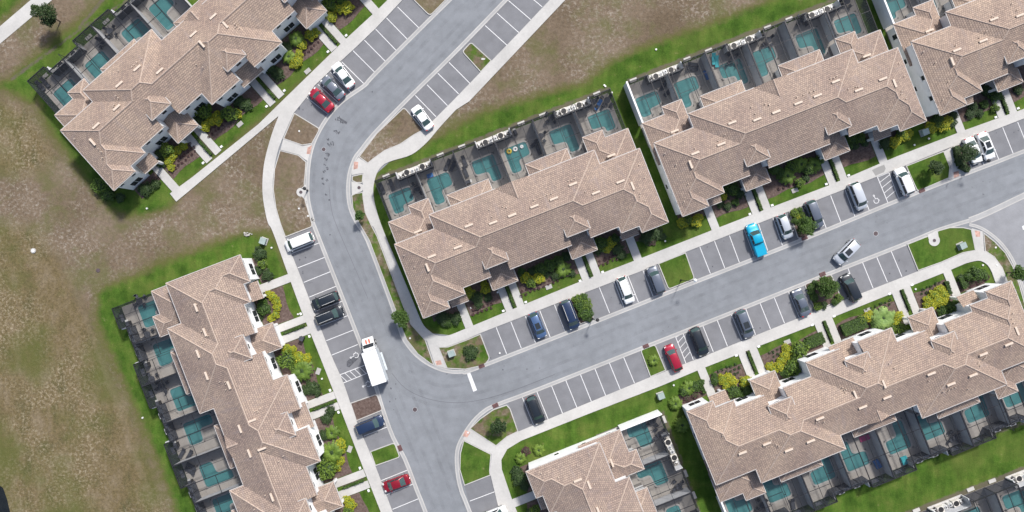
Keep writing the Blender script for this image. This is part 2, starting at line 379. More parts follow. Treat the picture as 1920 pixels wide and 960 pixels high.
def build_ground():
    xs = np.concatenate([[-1500, -600, -250, -130], np.arange(-96, 96.01, .6), [130, 250, 600, 1500]])
    ys = np.concatenate([[-1500, -600, -250, -110], np.arange(-52, 52.01, .6), [110, 250, 600, 1500]])
    X, Y = np.meshgrid(xs, ys); PX = X*PPM+960; PY = 480-Y*PPM
    def sdf(polys):
        best = np.full(X.shape, -1e9)
        for poly in polys:
            ins = np.zeros(X.shape, bool); dist = np.full(X.shape, 1e9); n = len(poly)
            for i in range(n):
                x0, y0 = poly[i]; x1, y1 = poly[(i+1) % n]
                cond = ((y0 > PY) != (y1 > PY)) & (PX < (x1-x0)*(PY-y0)/((y1-y0) if y1 != y0 else 1e-9)+x0); ins ^= cond
                dx, dy = x1-x0, y1-y0; tt = np.clip(((PX-x0)*dx+(PY-y0)*dy)/(dx*dx+dy*dy), 0, 1)
                dist = np.minimum(dist, np.hypot(PX-x0-tt*dx, PY-y0-tt*dy))
            best = np.maximum(best, np.where(ins, dist, -dist))
        return best
    lush = np.clip(.5+sdf(LUSH)/52, 0, 1); straw = np.clip(.5+sdf(STRAW)/60, 0, 1)
    mul = np.full(X.shape, -1e9)
    for (x0, y0, x1, y1, r) in MULCH_LINES:
        dx, dy = x1-x0, y1-y0; tt = np.clip(((PX-x0)*dx+(PY-y0)*dy)/(dx*dx+dy*dy), 0, 1)
        mul = np.maximum(mul, r-np.hypot(PX-x0-tt*dx, PY-y0-tt*dy))
    mulch = np.clip(.5+mul/12, 0, 1)
    tk = np.full(X.shape, -1e9)
    for (x0, y0, x1, y1, r) in TRACKS:
        dx, dy = x1-x0, y1-y0; tt = np.clip(((PX-x0)*dx+(PY-y0)*dy)/(dx*dx+dy*dy), 0, 1); tk = np.maximum(tk, r-np.hypot(PX-x0-tt*dx, PY-y0-tt*dy))
    track = np.clip(.5+tk/16, 0, 1)
    ny, nx = X.shape; me = bpy.data.meshes.new('ground')
    co = np.stack([X.ravel(), Y.ravel(), np.zeros(X.size)], 1)
    idx = np.arange(nx*ny).reshape(ny, nx)
    f = np.stack([idx[:-1, :-1].ravel(), idx[:-1, 1:].ravel(), idx[1:, 1:].ravel(), idx[1:, :-1].ravel()], 1)
    me.from_pydata(co.tolist(), [], f.tolist())
    for nm, arr in (('lush', lush), ('straw', straw), ('mulch', mulch), ('track', track)):
        at = me.attributes.new(nm, 'FLOAT', 'POINT'); at.data.foreach_set('value', arr.ravel().astype(np.float32))
    me.materials.append(M['ground'])
    link('ground', me, kind='structure')
TRACKS = [(-20, 405, 60, 428, 2), (60, 428, 105, 470, 3), (105, 470, 138, 540, 3), (138, 540, 165, 610, 4), (165, 610, 205, 720, 5), (205, 720, 260, 870, 6), (260, 870, 300, 980, 6), (430, 432, 490, 425, 9), (0, 165, 40, 200, 4)]
MULCH_LINES = [(708, 335, 1140, 166, 4), (1178, 152, 1600, -14, 4), (252, 610, 345, 850, 3), (20, 150, 150, 55, 2.5), (150, 55, 240, 0, 2), (1610, 1000, 1960, 865, 6), (1470, 948, 1930, 790, 3), (1242, 772, 1312, 965, 4), (335, 830, 375, 960, 3),
               (150, 50, 200, -10, 3)]
build_ground()
simple('dark_water', (.012, .014, .014), .15, 0, .2, 1, True)
MB().poly(pp([(-60, 890), (-10, 903), (6, 915), (14, 938), (20, 965), (22, 1000), (-60, 1010)]), .02).build('pond', 'dark_water', kind='structure')
# ------------------------------------------------------------------ roads
MB().poly(pp([(1000, -250), (765, -10), (704, 50), (640, 112), (560, 200), (540, 215), (505, 290), (500, 360), (515, 420), (540, 480), (600, 630), (650, 770), (720, 950), (835, 1250), (1055, 1250), (950, 930), (925, 870),
    (940, 845), (1000, 815), (1240, 712), (1560, 580), (1700, 525), (1800, 485), (1850, 478), (1885, 530), (1925, 640), (2400, 640), (2400, 25), (1920, 212), (1700, 300), (1560, 355), (1200, 495),
    (940, 598), (860, 630), (810, 625), (780, 600), (740, 520), (690, 390), (690, 340), (740, 295), (800, 262), (870, 190), (1050, 0), (1285, -250)]), .010).build('road', 'asphalt', kind='structure')
MB().poly(pp([(1818, 415), (1850, 402), (1920, 368), (2400, 176), (2400, 900), (2020, 900), (1930, 640), (1912, 560), (1902, 507), (1888, 468), (1866, 446), (1840, 429)]), .014).build('side_street', 'asphalt_side', kind='structure')
def bay(name, pts):
    return MB().poly(pp(pts), .014).build(name, 'asphalt_bay', kind='structure')
bays = [bay('parking_bay', p) for p in (
    [(765, -20), (755, 0), (704, 52), (660, 95), (618, 133), (590, 160), (550, 211), (603, 243), (616, 218), (637, 192), (684, 160), (700, 142), (786, 56), (843, 0), (860, -20)],
    [(957, -20), (936, 10), (878, 73), (834.6, 117), (756, 200), (794, 245), (848, 190), (900, 137), (973, 61), (1048, -20)],
    [(533, 446), (589, 425), (672, 634), (704, 722), (717, 765), (737, 820), (759, 860), (782, 920), (803, 975), (740, 975), (702, 870), (669, 790), (619, 660), (565, 522)],
    [(901, 623), (920, 675), (1200, 569), (1253, 548), (1433, 478), (1560, 427), (1720, 361), (1920, 285), (1920, 222), (1697, 309), (1560, 363), (1200, 508), (1067, 559)],
    [(952, 752), (972, 810), (1218, 708), (1310, 672), (1528, 584), (1720, 509), (1700, 457), (1540, 519), (1370, 587), (1200, 652), (1010, 729)],
    [(871, 911), (921, 891), (955, 975), (888, 975)])]
LW = .11
def lines(b_, ls):
    for (x0, y0, x1, y1) in ls:
        MB().ribbon(pp([(x0, y0), (x1, y1)]), LW, .019).build('stall_line', 'paint', b_)
lines(bays[0], [(745.5, 13, 787, 54), (724.7, 33.6, 765.3, 75.2), (703.8, 54, 743.5, 95.2), (683, 75, 723.3, 115.8), (662, 95, 702.5, 135.4), (641, 116, 681.7, 156.3), (619.6, 135.4, 660, 175), (596, 158, 638.3, 195.8), (574.6, 182.5, 618.3, 216.7)])
lines(bays[1], [(953.3, 1, 994.9, 36.6), (975, -22, 1016.6, 12.9), (932, 24.7, 972.7, 61), (909.8, 48, 950.4, 84.7), (842, 117, 881, 156.3), (821, 137.5, 860, 176), (800.8, 159, 839, 198), (778.8, 179, 817.5, 218.8)])
lines(bays[2], [(547.4, 475, 599.6, 455), (558.2, 502.3, 610, 482), (569.6, 529.4, 620.5, 509), (579.9, 557, 631.8, 536), (590, 584, 642.7, 564.3), (601, 611, 653, 591.4), (611.8, 638.8, 663.2, 618.5), (622, 665.8, 671, 645.8),
    (635.8, 703.3, 684, 684.6), (642, 718.8, 689, 699.5), (682.5, 817.5, 732.5, 798), (715, 901, 765, 881), (725, 927, 776, 907), (736, 955, 786, 934.5)])
lines(bays[3], [(930.3, 613.6, 950, 663.6), (957.8, 603, 977.5, 653), (985, 592.7, 1004, 642.5), (1012, 582, 1031.5, 632), (1039.4, 570.8, 1059, 620.9), (1123, 537, 1143, 586.8), (1150.5, 526.6, 1170, 577), (1177.2, 516.5, 1197, 566.6), (1204.8, 504.9, 1224.4, 555.5),
    (1312, 462.7, 1331.9, 512.7), (1339.8, 452.3, 1358.9, 502.6), (1367.6, 441.6, 1386.2, 492), (1395, 430, 1414, 481), (1422, 419.6, 1439.4, 469.7), (1449, 408.4, 1467, 459.9), (1530, 376.9, 1549, 427.5), (1557.4, 366.6, 1576.6, 416.6),
    (1584.4, 355.9, 1603, 406), (1612, 345, 1630, 395.6), (1644.6, 330.6, 1665, 380.7), (1666.6, 323.5, 1684.9, 373), (1822, 262, 1845, 309), (1852, 249, 1872.8, 299), (1880, 239, 1900, 289), (1908, 229, 1928, 278)])
lines(bays[4], [(979, 744.3, 1000.5, 797.2), (1006.4, 733.8, 1027.8, 786.3), (1033.7, 722.2, 1054.7, 774.9), (1060.6, 712.3, 1081.9, 764.4), (1087.8, 701, 1108.8, 752.8), (1115, 690, 1135.7, 741.9), (1142.2, 679.7, 1163, 730.5), (1169, 669.2, 1189.7, 718.4),
    (1266.4, 630.8, 1286, 681), (1280.7, 625, 1300, 674.7), (1317.3, 609.7, 1337.3, 659.3), (1344.4, 599.4, 1363.9, 649), (1370.6, 588.8, 1391, 638), (1397.7, 577.2, 1416.7, 627.8), (1424.3, 566.4, 1444.6, 617), (1451, 556, 1470.9, 606), (1477.6, 544.7, 1498.8, 596),
    (1588.8, 500, 1608, 552), (1616.8, 491, 1637, 540.5), (1643, 480, 1663.8, 529), (1670, 468.8, 1691, 518.8)])
lines(bays[5], [(881, 939.5, 933.8, 919.5), (896, 968, 944, 948)])
# hatch strokes: between the two rails
def hatch(b_, r0, r1, n, skew):
    (ax, ay, bx, by), (cx, cy, dx, dy) = r0, r1
    for i in range(n):
        t0 = (i+.15)/n; t1 = min(1, max(0, t0+skew))
        MB().ribbon(pp([(ax+(bx-ax)*t0, ay+(by-ay)*t0), (cx+(dx-cx)*t1, cy+(dy-cy)*t1)]), .09, .0235).build('hatch_line', 'paint', b_)
hatch(bays[2], (635.8, 703.3, 682, 685.4), (642, 718.8, 686.7, 700), 5, .16)
hatch(bays[3], (1644.6, 330.6, 1665, 380.7), (1666.6, 323.5, 1684.9, 373), 5, -.15)
hatch(bays[4], (1266.4, 630.8, 1286, 681), (1280.7, 625, 1300, 674.7), 5, -.14)
MB().ribbon(pp([(1665, 380.7), (1684.9, 373)]), LW, .0235).build('hatch_line', 'paint', bays[3])
MB().ribbon(pp([(1266.4, 630.8), (1280.7, 625)]), LW, .0235).build('hatch_line', 'paint', bays[4])
def wheelchair(px, py, ang, b_):
    mb = MB(); c = P(px, py); z = .0235
    def L(pts, wd=.10):
        a = math.radians(ang); q = [(c[0]+x*math.cos(a)-y*math.sin(a), c[1]+x*math.sin(a)+y*math.cos(a)) for x, y in pts]; mb.ribbon(q, wd, z)
    L([(.42*math.cos(k), -.25+.42*math.sin(k)) for k in np.linspace(2.3, 6.6, 12)])
    z += .003; L([(-.08, .55), (-.02, .12), (.32, .10)]); z += .003; L([(.32, .12), (.45, -.35), (.62, -.30)])
    z += .003; L([(-.1+.12*math.cos(k), .72+.12*math.sin(k)) for k in np.linspace(0, 6.3, 9)])
    mb.build('wheelchair_symbol', 'paint', b_)
wheelchair(665, 667, 108, bays[2]); wheelchair(688, 721, 108, bays[2]); wheelchair(1642, 374, 20, bays[3])
MB().poly(pp([(874.5, 698), (881, 696.5), (894.5, 731.5), (887.5, 734.5)]), .016).build('stop_line', 'paint', kind='structure')
MB().poly(pp([(1916, 424), (1940, 415), (1943, 422), (1918, 431)]), .019).build('stop_line', 'paint', kind='structure')
# tyre marks, stains and a painted truck shadow
def stain(pts, z=.0125):
    return MB().poly(pp(pts), z)
mb = MB(); rs = random.Random(3)
for (x, y, s) in [(633, 222, 6), (640, 228, 4), (634, 249, 5), (628, 246, 3), (622, 268, 5), (617, 272, 4), (614, 291, 5), (611, 298, 4), (613, 316, 3.5), (608, 322, 3), (613, 338, 3.5), (606, 345, 2.5), (615, 262, 3), (609, 310, 3), (604, 335, 2.5), (611, 365, 2.5), (617, 375, 2)]:
    for k in range(9):
        a = rs.uniform(-.5, .5)+1.2; cx, cy = x+rs.uniform(-s, s)*.7, y+rs.uniform(-s, s)*.7; l = s*rs.uniform(.2, .55); w_ = rs.uniform(.4, 1.3)
        mb.poly(pp([(cx-l*math.cos(a)-w_, cy-l*math.sin(a)), (cx+l*math.cos(a)-w_*.3, cy+l*math.sin(a)), (cx+l*math.cos(a)+w_, cy+l*math.sin(a)*.7), (cx-l*math.cos(a)*.6+w_, cy-l*math.sin(a)*.8)]), .0125+k*.0007)
mb.poly(pp([(633, 220), (636, 219.5), (651, 229), (650, 233), (645, 231)]), .0165)
mb.build('skid_marks', 'mark_tyre_and_shadow', kind='stuff')
mb = MB()
for (x, y, s) in [(561, 203, 3.2), (568, 206, 2), (573, 483, 2.5), (562, 487, 2.5), (568, 512, 2.2), (568, 509, 1.8), (619, 440, 2), (698, 172, 2.2), (1668, 513, 2), (1671, 529, 2.4), (1668, 534, 2), (1699, 508, 2.6), (1697, 520, 1.8), (1425, 615, 2.2), (838, 701, 1.6), (882, 662, 2), (943, 693, 2), (988, 692, 1.6), (945, 686, 1.2), (1336, 500, 2), (1326, 463, 2), (1357, 452, 1.6),
                  (1868, 249, 1.6), (1901, 248, 2), (1909, 245, 1.8), (1856, 341, 1.4), (1843, 340, 1.2), (1642, 416, 1.2), (1663, 418, 1.2), (733, 728, 2.2), (742, 720, 1.8), (731, 753, 2), (742, 748, 1.6), (738, 768, 1.2), (724, 860, 1.4), (1007, 640, 1.2), (1012, 690, 1.4), (920, 671, 2), (1243, 620, 1.3), (1253, 613, 1.3), (1290, 600, 1), (1146, 558, 1.2)]:
    n = 8; mb.poly(pp([(x+s*rs.uniform(.5, 1)*math.cos(k*2*math.pi/n)*.8, y+s*rs.uniform(.5, 1)*math.sin(k*2*math.pi/n)) for k in range(n)]), .0175)
mb.build('oil_stains', 'mark_tyre_and_shadow', kind='stuff')
m, t, b = new_mat('damp'); b.inputs['Base Color'].default_value = (.27, .265, .255, 1); b.inputs['Roughness'].default_value = .7
MB().poly(pp([(1634, 319), (1644, 314), (1657, 309), (1660, 316), (1657, 323), (1647, 327), (1641, 330)]), .1215).build('damp_patch', 'damp', kind='stuff')
MB().poly(pp(corner([(650, 678), (668, 668), (672, 674), (660, 687), (650, 690)], 5) if 'corner' in globals() else [(650, 678), (658, 671), (668, 668), (671, 673), (664, 680), (655, 689), (650, 687)]), .0172).build('oil_stain', 'mark_tyre_and_shadow', kind='stuff')  # truck's shadow on the bay, painted as a dark flat patch
m, t, b = new_mat('seam'); b.inputs['Base Color'].default_value = (.13, .135, .15, 1); b.inputs['Roughness'].default_value = .9
MB().ribbon(smooth_line(pp([(735, 700), (760, 728), (800, 747), (850, 755), (900, 750), (960, 733), (1040, 702)])), .09, .0122).build('pavement_seam', 'seam', kind='structure')
MB().ribbon(smooth_line(pp([(617, 350), (622, 395), (634, 430), (660, 490), (690, 560)])), .07, .0122).build('pavement_seam', 'seam', kind='structure')
m, t, b = new_mat('wheel_wear'); co = coords(t, True)
tr = N(t, 'ShaderNodeBsdfTransparent'); b.inputs['Base Color'].default_value = (.125, .13, .142, 1); b.inputs['Roughness'].default_value = .8
mx = N(t, 'ShaderNodeMixShader'); t.links.new(math_(t, 'MULTIPLY', ramp(t, noise(t, co, .35, 5, .7), [(.4, 0.0), (.75, 1.0)]), .16), mx.inputs[0])
t.links.new(tr.outputs[0], mx.inputs[1]); t.links.new(b.outputs[0], mx.inputs[2]); t.links.new(mx.outputs[0], t.nodes['Material Output'].inputs[0])
mid1 = [(910, -20), (890, 0), (830, 62), (745, 150), (690, 200), (650, 245), (628, 285), (617, 330), (617, 375), (630, 424), (690, 560), (745, 700), (790, 810), (825, 900), (850, 975)]
mid2 = [(760, 705), (830, 735), (930, 715), (1100, 650), (1300, 571), (1500, 490), (1700, 412), (1960, 310)]
for q, md in enumerate((mid1, mid2)):
    ql = smooth_line(pp(md), 4)
    for w_, off in enumerate((-2.55, -1.0, 1.0, 2.55)):
        rr_ = []
        for i, p in enumerate(ql):
            a_ = Vector(ql[max(i-1, 0)]); b2 = Vector(ql[min(i+1, len(ql)-1)]); dd = (b2-a_).normalized(); rr_.append((p[0]-dd.y*off, p[1]+dd.x*off))
        MB().ribbon(rr_, .55, .0155+q*.0012+w_*.0002).build('wheel_wear', 'wheel_wear', kind='stuff')
# gutters ------------------------------------------------------------
GL = [(1097, -250), (900, -56), (843, 0), (786, 56), (700, 142), (684, 160), (655, 180), (634, 197), (616, 218), (600, 243), (587, 271), (579.5, 302), (576.5, 344), (578, 377), (587, 415), (590, 426), (672, 634), (704, 722), (717, 765), (737, 820), (759, 860), (782, 920), (801, 968), (908, 1250)]
GR = [(1190, -250), (1000, -53), (948.5, 0), (878, 73), (834.6, 116.8), (763.3, 187), (702.6, 249.3), (678, 280), (664.7, 298), (655, 328), (653, 360), (657, 390), (668.7, 417), (689.5, 451.4), (738.2, 581.4), (749, 613.9), (759, 638.5), (780.8, 665.6), (807.8, 684.5), (837.6, 695.4), (867.4, 696.7), (901, 687.5), (1180, 578), (1253, 548.5), (1433, 478), (1560, 427), (1720, 361), (1960, 268), (2400, 92)]
GB = [(990, 1250), (884, 968), (865, 920), (857.5, 882.5), (857.5, 845), (868.8, 817.5), (887.5, 790), (908, 771), (930, 759.5), (1010.3, 729.4), (1200.6, 654), (1370.6, 586.7), (1538.6, 519.5), (1700, 456), (1760, 431), (1817.5, 413.7)]
GV = [(1817.5, 413), (1850, 400), (1920, 366.6), (1985, 338), (2400, 172)]
GS = [(1817, 421), (1840, 428), (1866, 446), (1886, 467.5), (1901, 492.5), (1911, 520), (1924, 560), (1945, 640)]
for gl, wd in ((GL, .68), (GR, .68), (GB, .68), (GV, 1.0), (GS, .55)):
    q = smooth_line(pp(gl), 3)
    g = MB().ribbon(q, wd, .026).build('gutter', 'gutter_pan', kind='structure')
    for off in (-wd/2+.09, wd/2-.09):
        r = []
        for i, p in enumerate(q):
            a = Vector(q[max(i-1, 0)]); b_ = Vector(q[min(i+1, len(q)-1)]); dd = (b_-a).normalized(); r.append((p[0]-dd.y*off, p[1]+dd.x*off))
        MB().ribbon(r, .17, .036, .01).build('kerb_edge', 'kerb', g)
# sidewalks ----------------------------------------------------------
def walk(name, pts, z=.12, mat='concrete'):
    return MB().prism(pp(pts), -.02, z).build(name, mat, kind='structure')
walk('sidewalk', [(319, 363), (331, 378), (360, 354), (440, 287), (521, 219), (553, 210), (575, 183), (590, 161), (618, 134), (660, 96), (704, 54), (755, 0), (1000, -250), (965, -250), (727, 0), (710, 17), (647, 75), (539, 180), (485, 233), (360, 333)])
s2l = smooth_line([(523, 217), (510, 252), (498, 295), (493.3, 328), (492.8, 363), (497, 393), (503, 418.5), (512, 435), (539.3, 511), (567.7, 588), (596, 658), (640, 770), (682.5, 880), (722, 980), (825, 1250)])
s2r = smooth_line([(552, 210.5), (529.3, 261.5), (521, 285), (514.4, 317), (511.7, 355), (517, 390), (525.3, 418.5), (535, 445.5), (565, 521.8), (619, 660), (645, 720), (668.8, 790), (702.5, 870), (744, 980), (847, 1250)])
walk('sidewalk', s2l+s2r[::-1], .124)
walk('kerb_ramp', [(532, 259), (567, 274), (586, 270.5), (577, 302.5), (560, 290), (526, 281)], .09)
s3l = [(1267, -250), (1050, -20), (973, 61.4), (922, 114), (848.4, 190), (794.6, 243.8)]+smooth_line([(794.6, 243.8), (776, 254), (751, 271), (721.7, 283), (700.8, 298), (688, 309), (682, 324), (680.4, 349.5), (682, 372), (686.3, 398), (695.8, 420), (708.4, 443), (757, 573), (770.7, 607), (799, 638), (820, 649.6), (840, 649)])[1:]
s3l += [(870, 638), (901.6, 624), (948, 606), (1067.5, 559.5), (1200, 509), (1285.5, 472.5), (1478, 396.6), (1560, 364), (1697.5, 310.3), (1801.6, 268), (1920, 222), (2400, 34)]
s3r = [(1298, -250), (1080, -20), (1060, 0), (880, 190)]+smooth_line([(855, 206), (825.8, 237.5), (800.8, 266.7), (771.7, 290), (734, 302), (715.4, 312.5), (704, 333), (700.5, 366.7), (713.3, 416.7), (746.7, 498), (772.6, 560), (791.6, 605), (805, 620), (820, 629), (840, 629), (870, 617.4)])
s3r += [(948, 585), (1092.9, 525.8), (1202.5, 483.8), (1334.7, 431.7), (1410.7, 402), (1553, 348), (1680, 293.8), (1809.6, 243.8), (1920, 204), (2400, 16)]
walk('sidewalk', s3l+s3r[::-1], .12)
walk('kerb_ramp', [(672, 295), (690, 307), (684, 324), (660, 328.5), (660, 313)], .09)
walk('kerb_ramp', [(799, 634), (821, 631), (838, 691), (816, 685.5)], .09)
s5u = [(1043, 1250), (944, 990), (920, 891), (918.8, 882.5), (922, 851), (930, 837), (951, 819), (973, 808.5), (1218, 707.5), (1309.7, 672), (1527.7, 584), (1720, 508.8), (1765, 492.5)]+smooth_line([(1805, 475), (1830, 470), (1846, 471), (1862.5, 482.5), (1877.5, 502.5), (1887, 527), (1915, 610)])
s5d = [(1081, 1250), (982, 990), (960, 936), (941, 880), (940, 862), (951, 842), (977, 826), (1100, 777), (1240, 723), (1311, 692.9), (1422, 649), (1530.4, 607), (1672.5, 550), (1770, 511)]+smooth_line([(1810, 493.8), (1830, 489), (1842.5, 491), (1855, 502.5), (1866, 530), (1895, 615)])
walk('sidewalk', s5u+s5d[::-1], .12)
walk('kerb_ramp', [(880, 804), (868, 823.5), (922, 851), (931, 837)], .09)
walk('kerb_ramp', [(1821, 428), (1842, 434), (1845, 472), (1829, 471)], .09)
walk('kerb_ramp', [(1768, 285), (1790, 272.5), (1790, 292), (1800, 310), (1814, 323), (1778, 337), (1782, 313)], .09)
walk('footpath', [(-40, 84), (58, 0), (80, -20), (120, -20), (98, 0), (-40, 116)], .05)
for q in ([(577, 277), (585.5, 272), (582, 289), (575, 289)], [(664, 303), (672, 304), (671, 316), (663, 318)], [(816, 677), (826, 675), (829, 683), (819, 685)], [(873, 806), (882, 811), (876, 820), (868, 817)],
          [(1827, 432), (1837, 434), (1837, 444), (1829, 444)], [(1787, 323), (1797, 320), (1798, 330), (1788, 334)]):
    MB().poly(pp(q), .094).build('tactile_pad', 'tactile', kind='structure')
# islands and verges -------------------------------------------------
def shrink(pts, d):
    q = pp(pts); n = len(q); ar = sum(q[i][0]*q[(i+1) % n][1]-q[(i+1) % n][0]*q[i][1] for i in range(n))
    if ar < 0: q = q[::-1]
    o = []
    for i in range(n):
        a = Vector(q[i-1]); p = Vector(q[i]); c = Vector(q[(i+1) % n]); d0 = (p-a).normalized(); d1 = (c-p).normalized()
        n0 = Vector((-d0.y, d0.x)); n1 = Vector((-d1.y, d1.x)); bis = (n0+n1); l = bis.length
        bis = bis/l if l > .1 else n0
        k = d/max(.35, bis.dot(n0)); o.append(tuple(p+bis*k))
    return q, o
def corner(pts, r=5, which=None):
    out = []; n = len(pts)
    for i in range(n):
        if which is not None and i not in which: out.append(pts[i]); continue
        p = Vector(pts[i]); a = Vector(pts[i-1])-p; c = Vector(pts[(i+1) % n])-p
        ra = min(r, a.length*.4); rc = min(r, c.length*.4); A_ = p+a.normalized()*ra; C_ = p+c.normalized()*rc
        for t_ in (0, .25, .5, .75, 1): out.append(tuple(A_*(1-t_)**2+p*2*t_*(1-t_)+C_*t_*t_))
    return out
def island(name, pts, mat, which=(), zt=.13):
    pts = corner(pts, 6, which)
    o, i_ = shrink(pts, .15); n = len(o)
    g = MB().poly(i_, zt-.02).build(name, mat, kind='structure')
    mb = MB()
    mb.add([(x, y, zt) for x, y in o]+[(x, y, zt) for x, y in i_]+[(x, y, 0) for x, y in o]+[(x, y, zt-.05) for x, y in i_],
           [(k, (k+1) % n, n+(k+1) % n, n+k) for k in range(n)]+[(2*n+k, 2*n+(k+1) % n, (k+1) % n, k) for k in range(n)]+[(n+k, n+(k+1) % n, 3*n+(k+1) % n, 3*n+k) for k in range(n)])
    mb.build('kerb', 'kerb', g)
    return g
def verge(name, pts, mat, zt=.10):
    return MB().prism(pp(pts), 0, zt).build(name, mat, kind='structure')
island('verge', [(552, 211.5), (601, 241.5), (590, 262), (585.5, 270), (567, 273), (531, 260.5)], 'dry_grass', (1,))
island('verge', [(525, 281.5), (560, 290.5), (575, 303.5), (573, 330), (571.5, 344), (573.5, 377), (584, 412), (587, 425), (535, 445), (525, 418), (517, 390), (512, 355), (514.5, 317)], 'dry_grass', (7,))
island('verge', [(758, 200.5), (795, 243.5), (776, 254), (751, 271), (722, 283), (701, 298), (690, 307), (672.5, 294), (706, 250)], 'dry_grass', (0,))
island('verge', [(660, 330), (682, 325), (680, 343), (668, 343), (660, 339)], 'worn_grass')
island('verge', [(659, 366), (667, 362), (681, 360), (682, 372), (686, 398), (696, 420), (708, 443), (757, 573), (771, 607), (798, 637), (815, 685.5), (807, 682), (783, 664), (762, 637), (752, 613), (741, 581), (692, 451), (672, 417), (661, 390)], 'worn_grass')
island('verge', [(821, 650), (840, 649.5), (870, 638.5), (901, 625.5), (919, 672), (911, 682), (899, 687), (873, 692.8), (838, 691)], 'worn_grass', (4,))
island('verge', [(880, 803.5), (900, 784.5), (925, 767), (950, 758.5), (957, 766), (972, 809), (951, 819), (930, 836.5)], 'worn_grass')
island('verge', [(869, 824.5), (921.5, 851), (918.8, 882.5), (920, 891), (870.5, 910.5), (861.5, 880), (862.5, 850)], 'grass')
island('verge', [(1700, 457.5), (1738, 442.5), (1760, 431.5), (1780, 426), (1805, 426), (1821, 429.5), (1829, 470), (1805, 474.5), (1765, 492), (1720.5, 508)], 'grass')
island('verge', [(1842.5, 435), (1865, 453), (1885, 474), (1899, 500), (1910, 530), (1940, 640), (1915, 610), (1887, 528), (1877.5, 502.5), (1863, 482.5), (1846, 471)], 'worn_grass')
island('island', [(1697.5, 311), (1769, 283), (1781, 313), (1779, 334), (1727, 356.5), (1719, 359)], 'grass', (4, 5))
island('island', [(1787, 274), (1801, 268.5), (1821, 313), (1815, 322), (1800, 310), (1790, 292)], 'mulch')
island('island', [(760, -20), (775, 0), (803, 28), (809, 28.5), (837, 0), (858, -20)], 'dry_grass', (2, 3))
island('island', [(883, 78.5), (922, 114), (901.5, 136), (866, 97)], 'worn_grass', (0, 3))
island('island', [(656.7, 755.4), (707, 737.8), (718.6, 768.8), (668, 789.4)], 'mulch', (1, 2))
island('island', [(693.8, 846), (740, 829), (751, 857), (703.8, 873.6)], 'grass', (1, 2))
island('island', [(1067.5, 559.5), (1095.7, 548.3), (1114, 597.5), (1087, 608.8)], 'mulch', (2, 3))
island('island', [(1233.4, 494), (1285.5, 473), (1303, 523), (1253, 543)], 'grass', (2, 3))
island('island', [(1478, 397), (1503.5, 387), (1521, 438.8), (1496, 449)], 'mulch', (2, 3))
island('island', [(1200, 656), (1228.4, 645), (1248.8, 694.5), (1219, 707)], 'grass', (0, 1))
island('island', [(1507, 533), (1558, 513), (1579, 562), (1527.5, 583.5)], 'mulch', (0, 1))
# manholes, inlets, covers -------------------------------------------
def pad_circle(px, py, r, z=.1):
    c = P(px, py); return MB().cyl((c[0], c[1], 0), r, z, 20).build('concrete_apron', 'concrete', kind='structure')
for (px, py, r) in ((564.5, 360.5, .75), (673.5, 352, .75), (1751, 451, .95)): pad_circle(px, py, r, .134)
verge('concrete_apron', [(565, 353), (575, 345), (575, 378), (565, 367)], 'concrete', .131)
verge('concrete_apron', [(659, 340), (673, 344), (674, 360), (660, 366)], 'concrete', .131)
verge('concrete_apron', [(1738, 441), (1757, 431), (1760, 451), (1742, 453)], 'concrete', .1385)
for (px, py, r, z, lab) in ((778, 768, .43, .012, 'dark round manhole cover in the road junction below the stop line'), (1642, 438, .45, .012, 'round manhole cover in the road above the silver wagon'), (607, 280, .38, .012, 'reddish manhole cover beside the tyre marks in the curve'),
                            (564.5, 360.5, .32, .134, 'round drain cover on the concrete apron left of the curve'), (673.5, 352, .32, .134, 'round drain cover on the concrete apron right of the curve'), (1751, 451, .32, .1385, 'round drain cover on the apron in the right hand lawn')):
    c = P(px, py); t_ = thing('manhole_cover', lab, 'manhole cover', (c[0], c[1], z), 0, 'manhole covers')
    MB().cyl((0, 0, 0), r, .01, 20).build('rim', 'metal_grey', t_); MB().cyl((0, 0, .003), r*.86, .016, 20).build('lid', 'iron', t_)
for (px, py, an, lab) in ((903, 686, 22, 'at the foot of the verge with the green utility box'), (929, 760, 25, 'at the tip of the lower junction verge'), (750, 840, 112, 'beside the small grass island left of the main road'), (1211, 649, 22, 'above the grass island with the small palm'),
                          (1542, 514, 22, 'above the tree island on the lower kerb'), (1728, 357, 22, 'below the lawn island with the thin tree'), (1508, 446, 22, 'below the tree island beside the compact silver car')):
    c = P(px, py); t_ = thing('storm_inlet', 'red brown kerb inlet '+lab, 'storm drain', (c[0], c[1], .03), math.radians(an), 'kerb inlets')
    MB().box(-.5, .5, -.32, .32, 0, .10).build('frame', 'inlet_red', t_)
    for k in range(5): MB().box(-.4+k*.18, -.32+k*.18, -.26, .26, .10, .115).build('bar', 'iron', t_)
COV = [(509.5, 464.5), (561, 391), (561.5, 246), (578, 405), (769, 634), (937, 662), (894, 653), (1225, 451), (1247, 452), (1714, 272), (1741, 260), (877.5, 811), (1263, 722), (1716, 542), (1842, 497), (1866, 464), (1868, 497), (1135, 162), (1230, 93), (276, 391), (268, 783), (559, 589), (1133, 160), (604, 710), (1147, 174), (933, 548), (883, 577)]
COV = sorted(set(COV))
for i, (px, py) in enumerate(COV):
    c = P(px, py); o = MB().cyl((0, 0, 0), .16, .17, 10).build('valve_cover', 'metal_light', None); o.location = (c[0], c[1], 0)
    tag(o, f'small pale round valve cover, {ordw(i+1)} of them from the left edge of the photo', 'valve cover', 'pale valve covers')
UB = [(847, 662, 20, 'in the verge right of the kerb ramp'), (496, 452, 70, 'beside the upper corner of the lower left row'), (1238, 741, 20, 'on the lawn between the two lower rows'), (1730, 249, 20, 'between the two upper right rows'), (1800, 461, 25, 'in the rounded lawn at the right junction')]
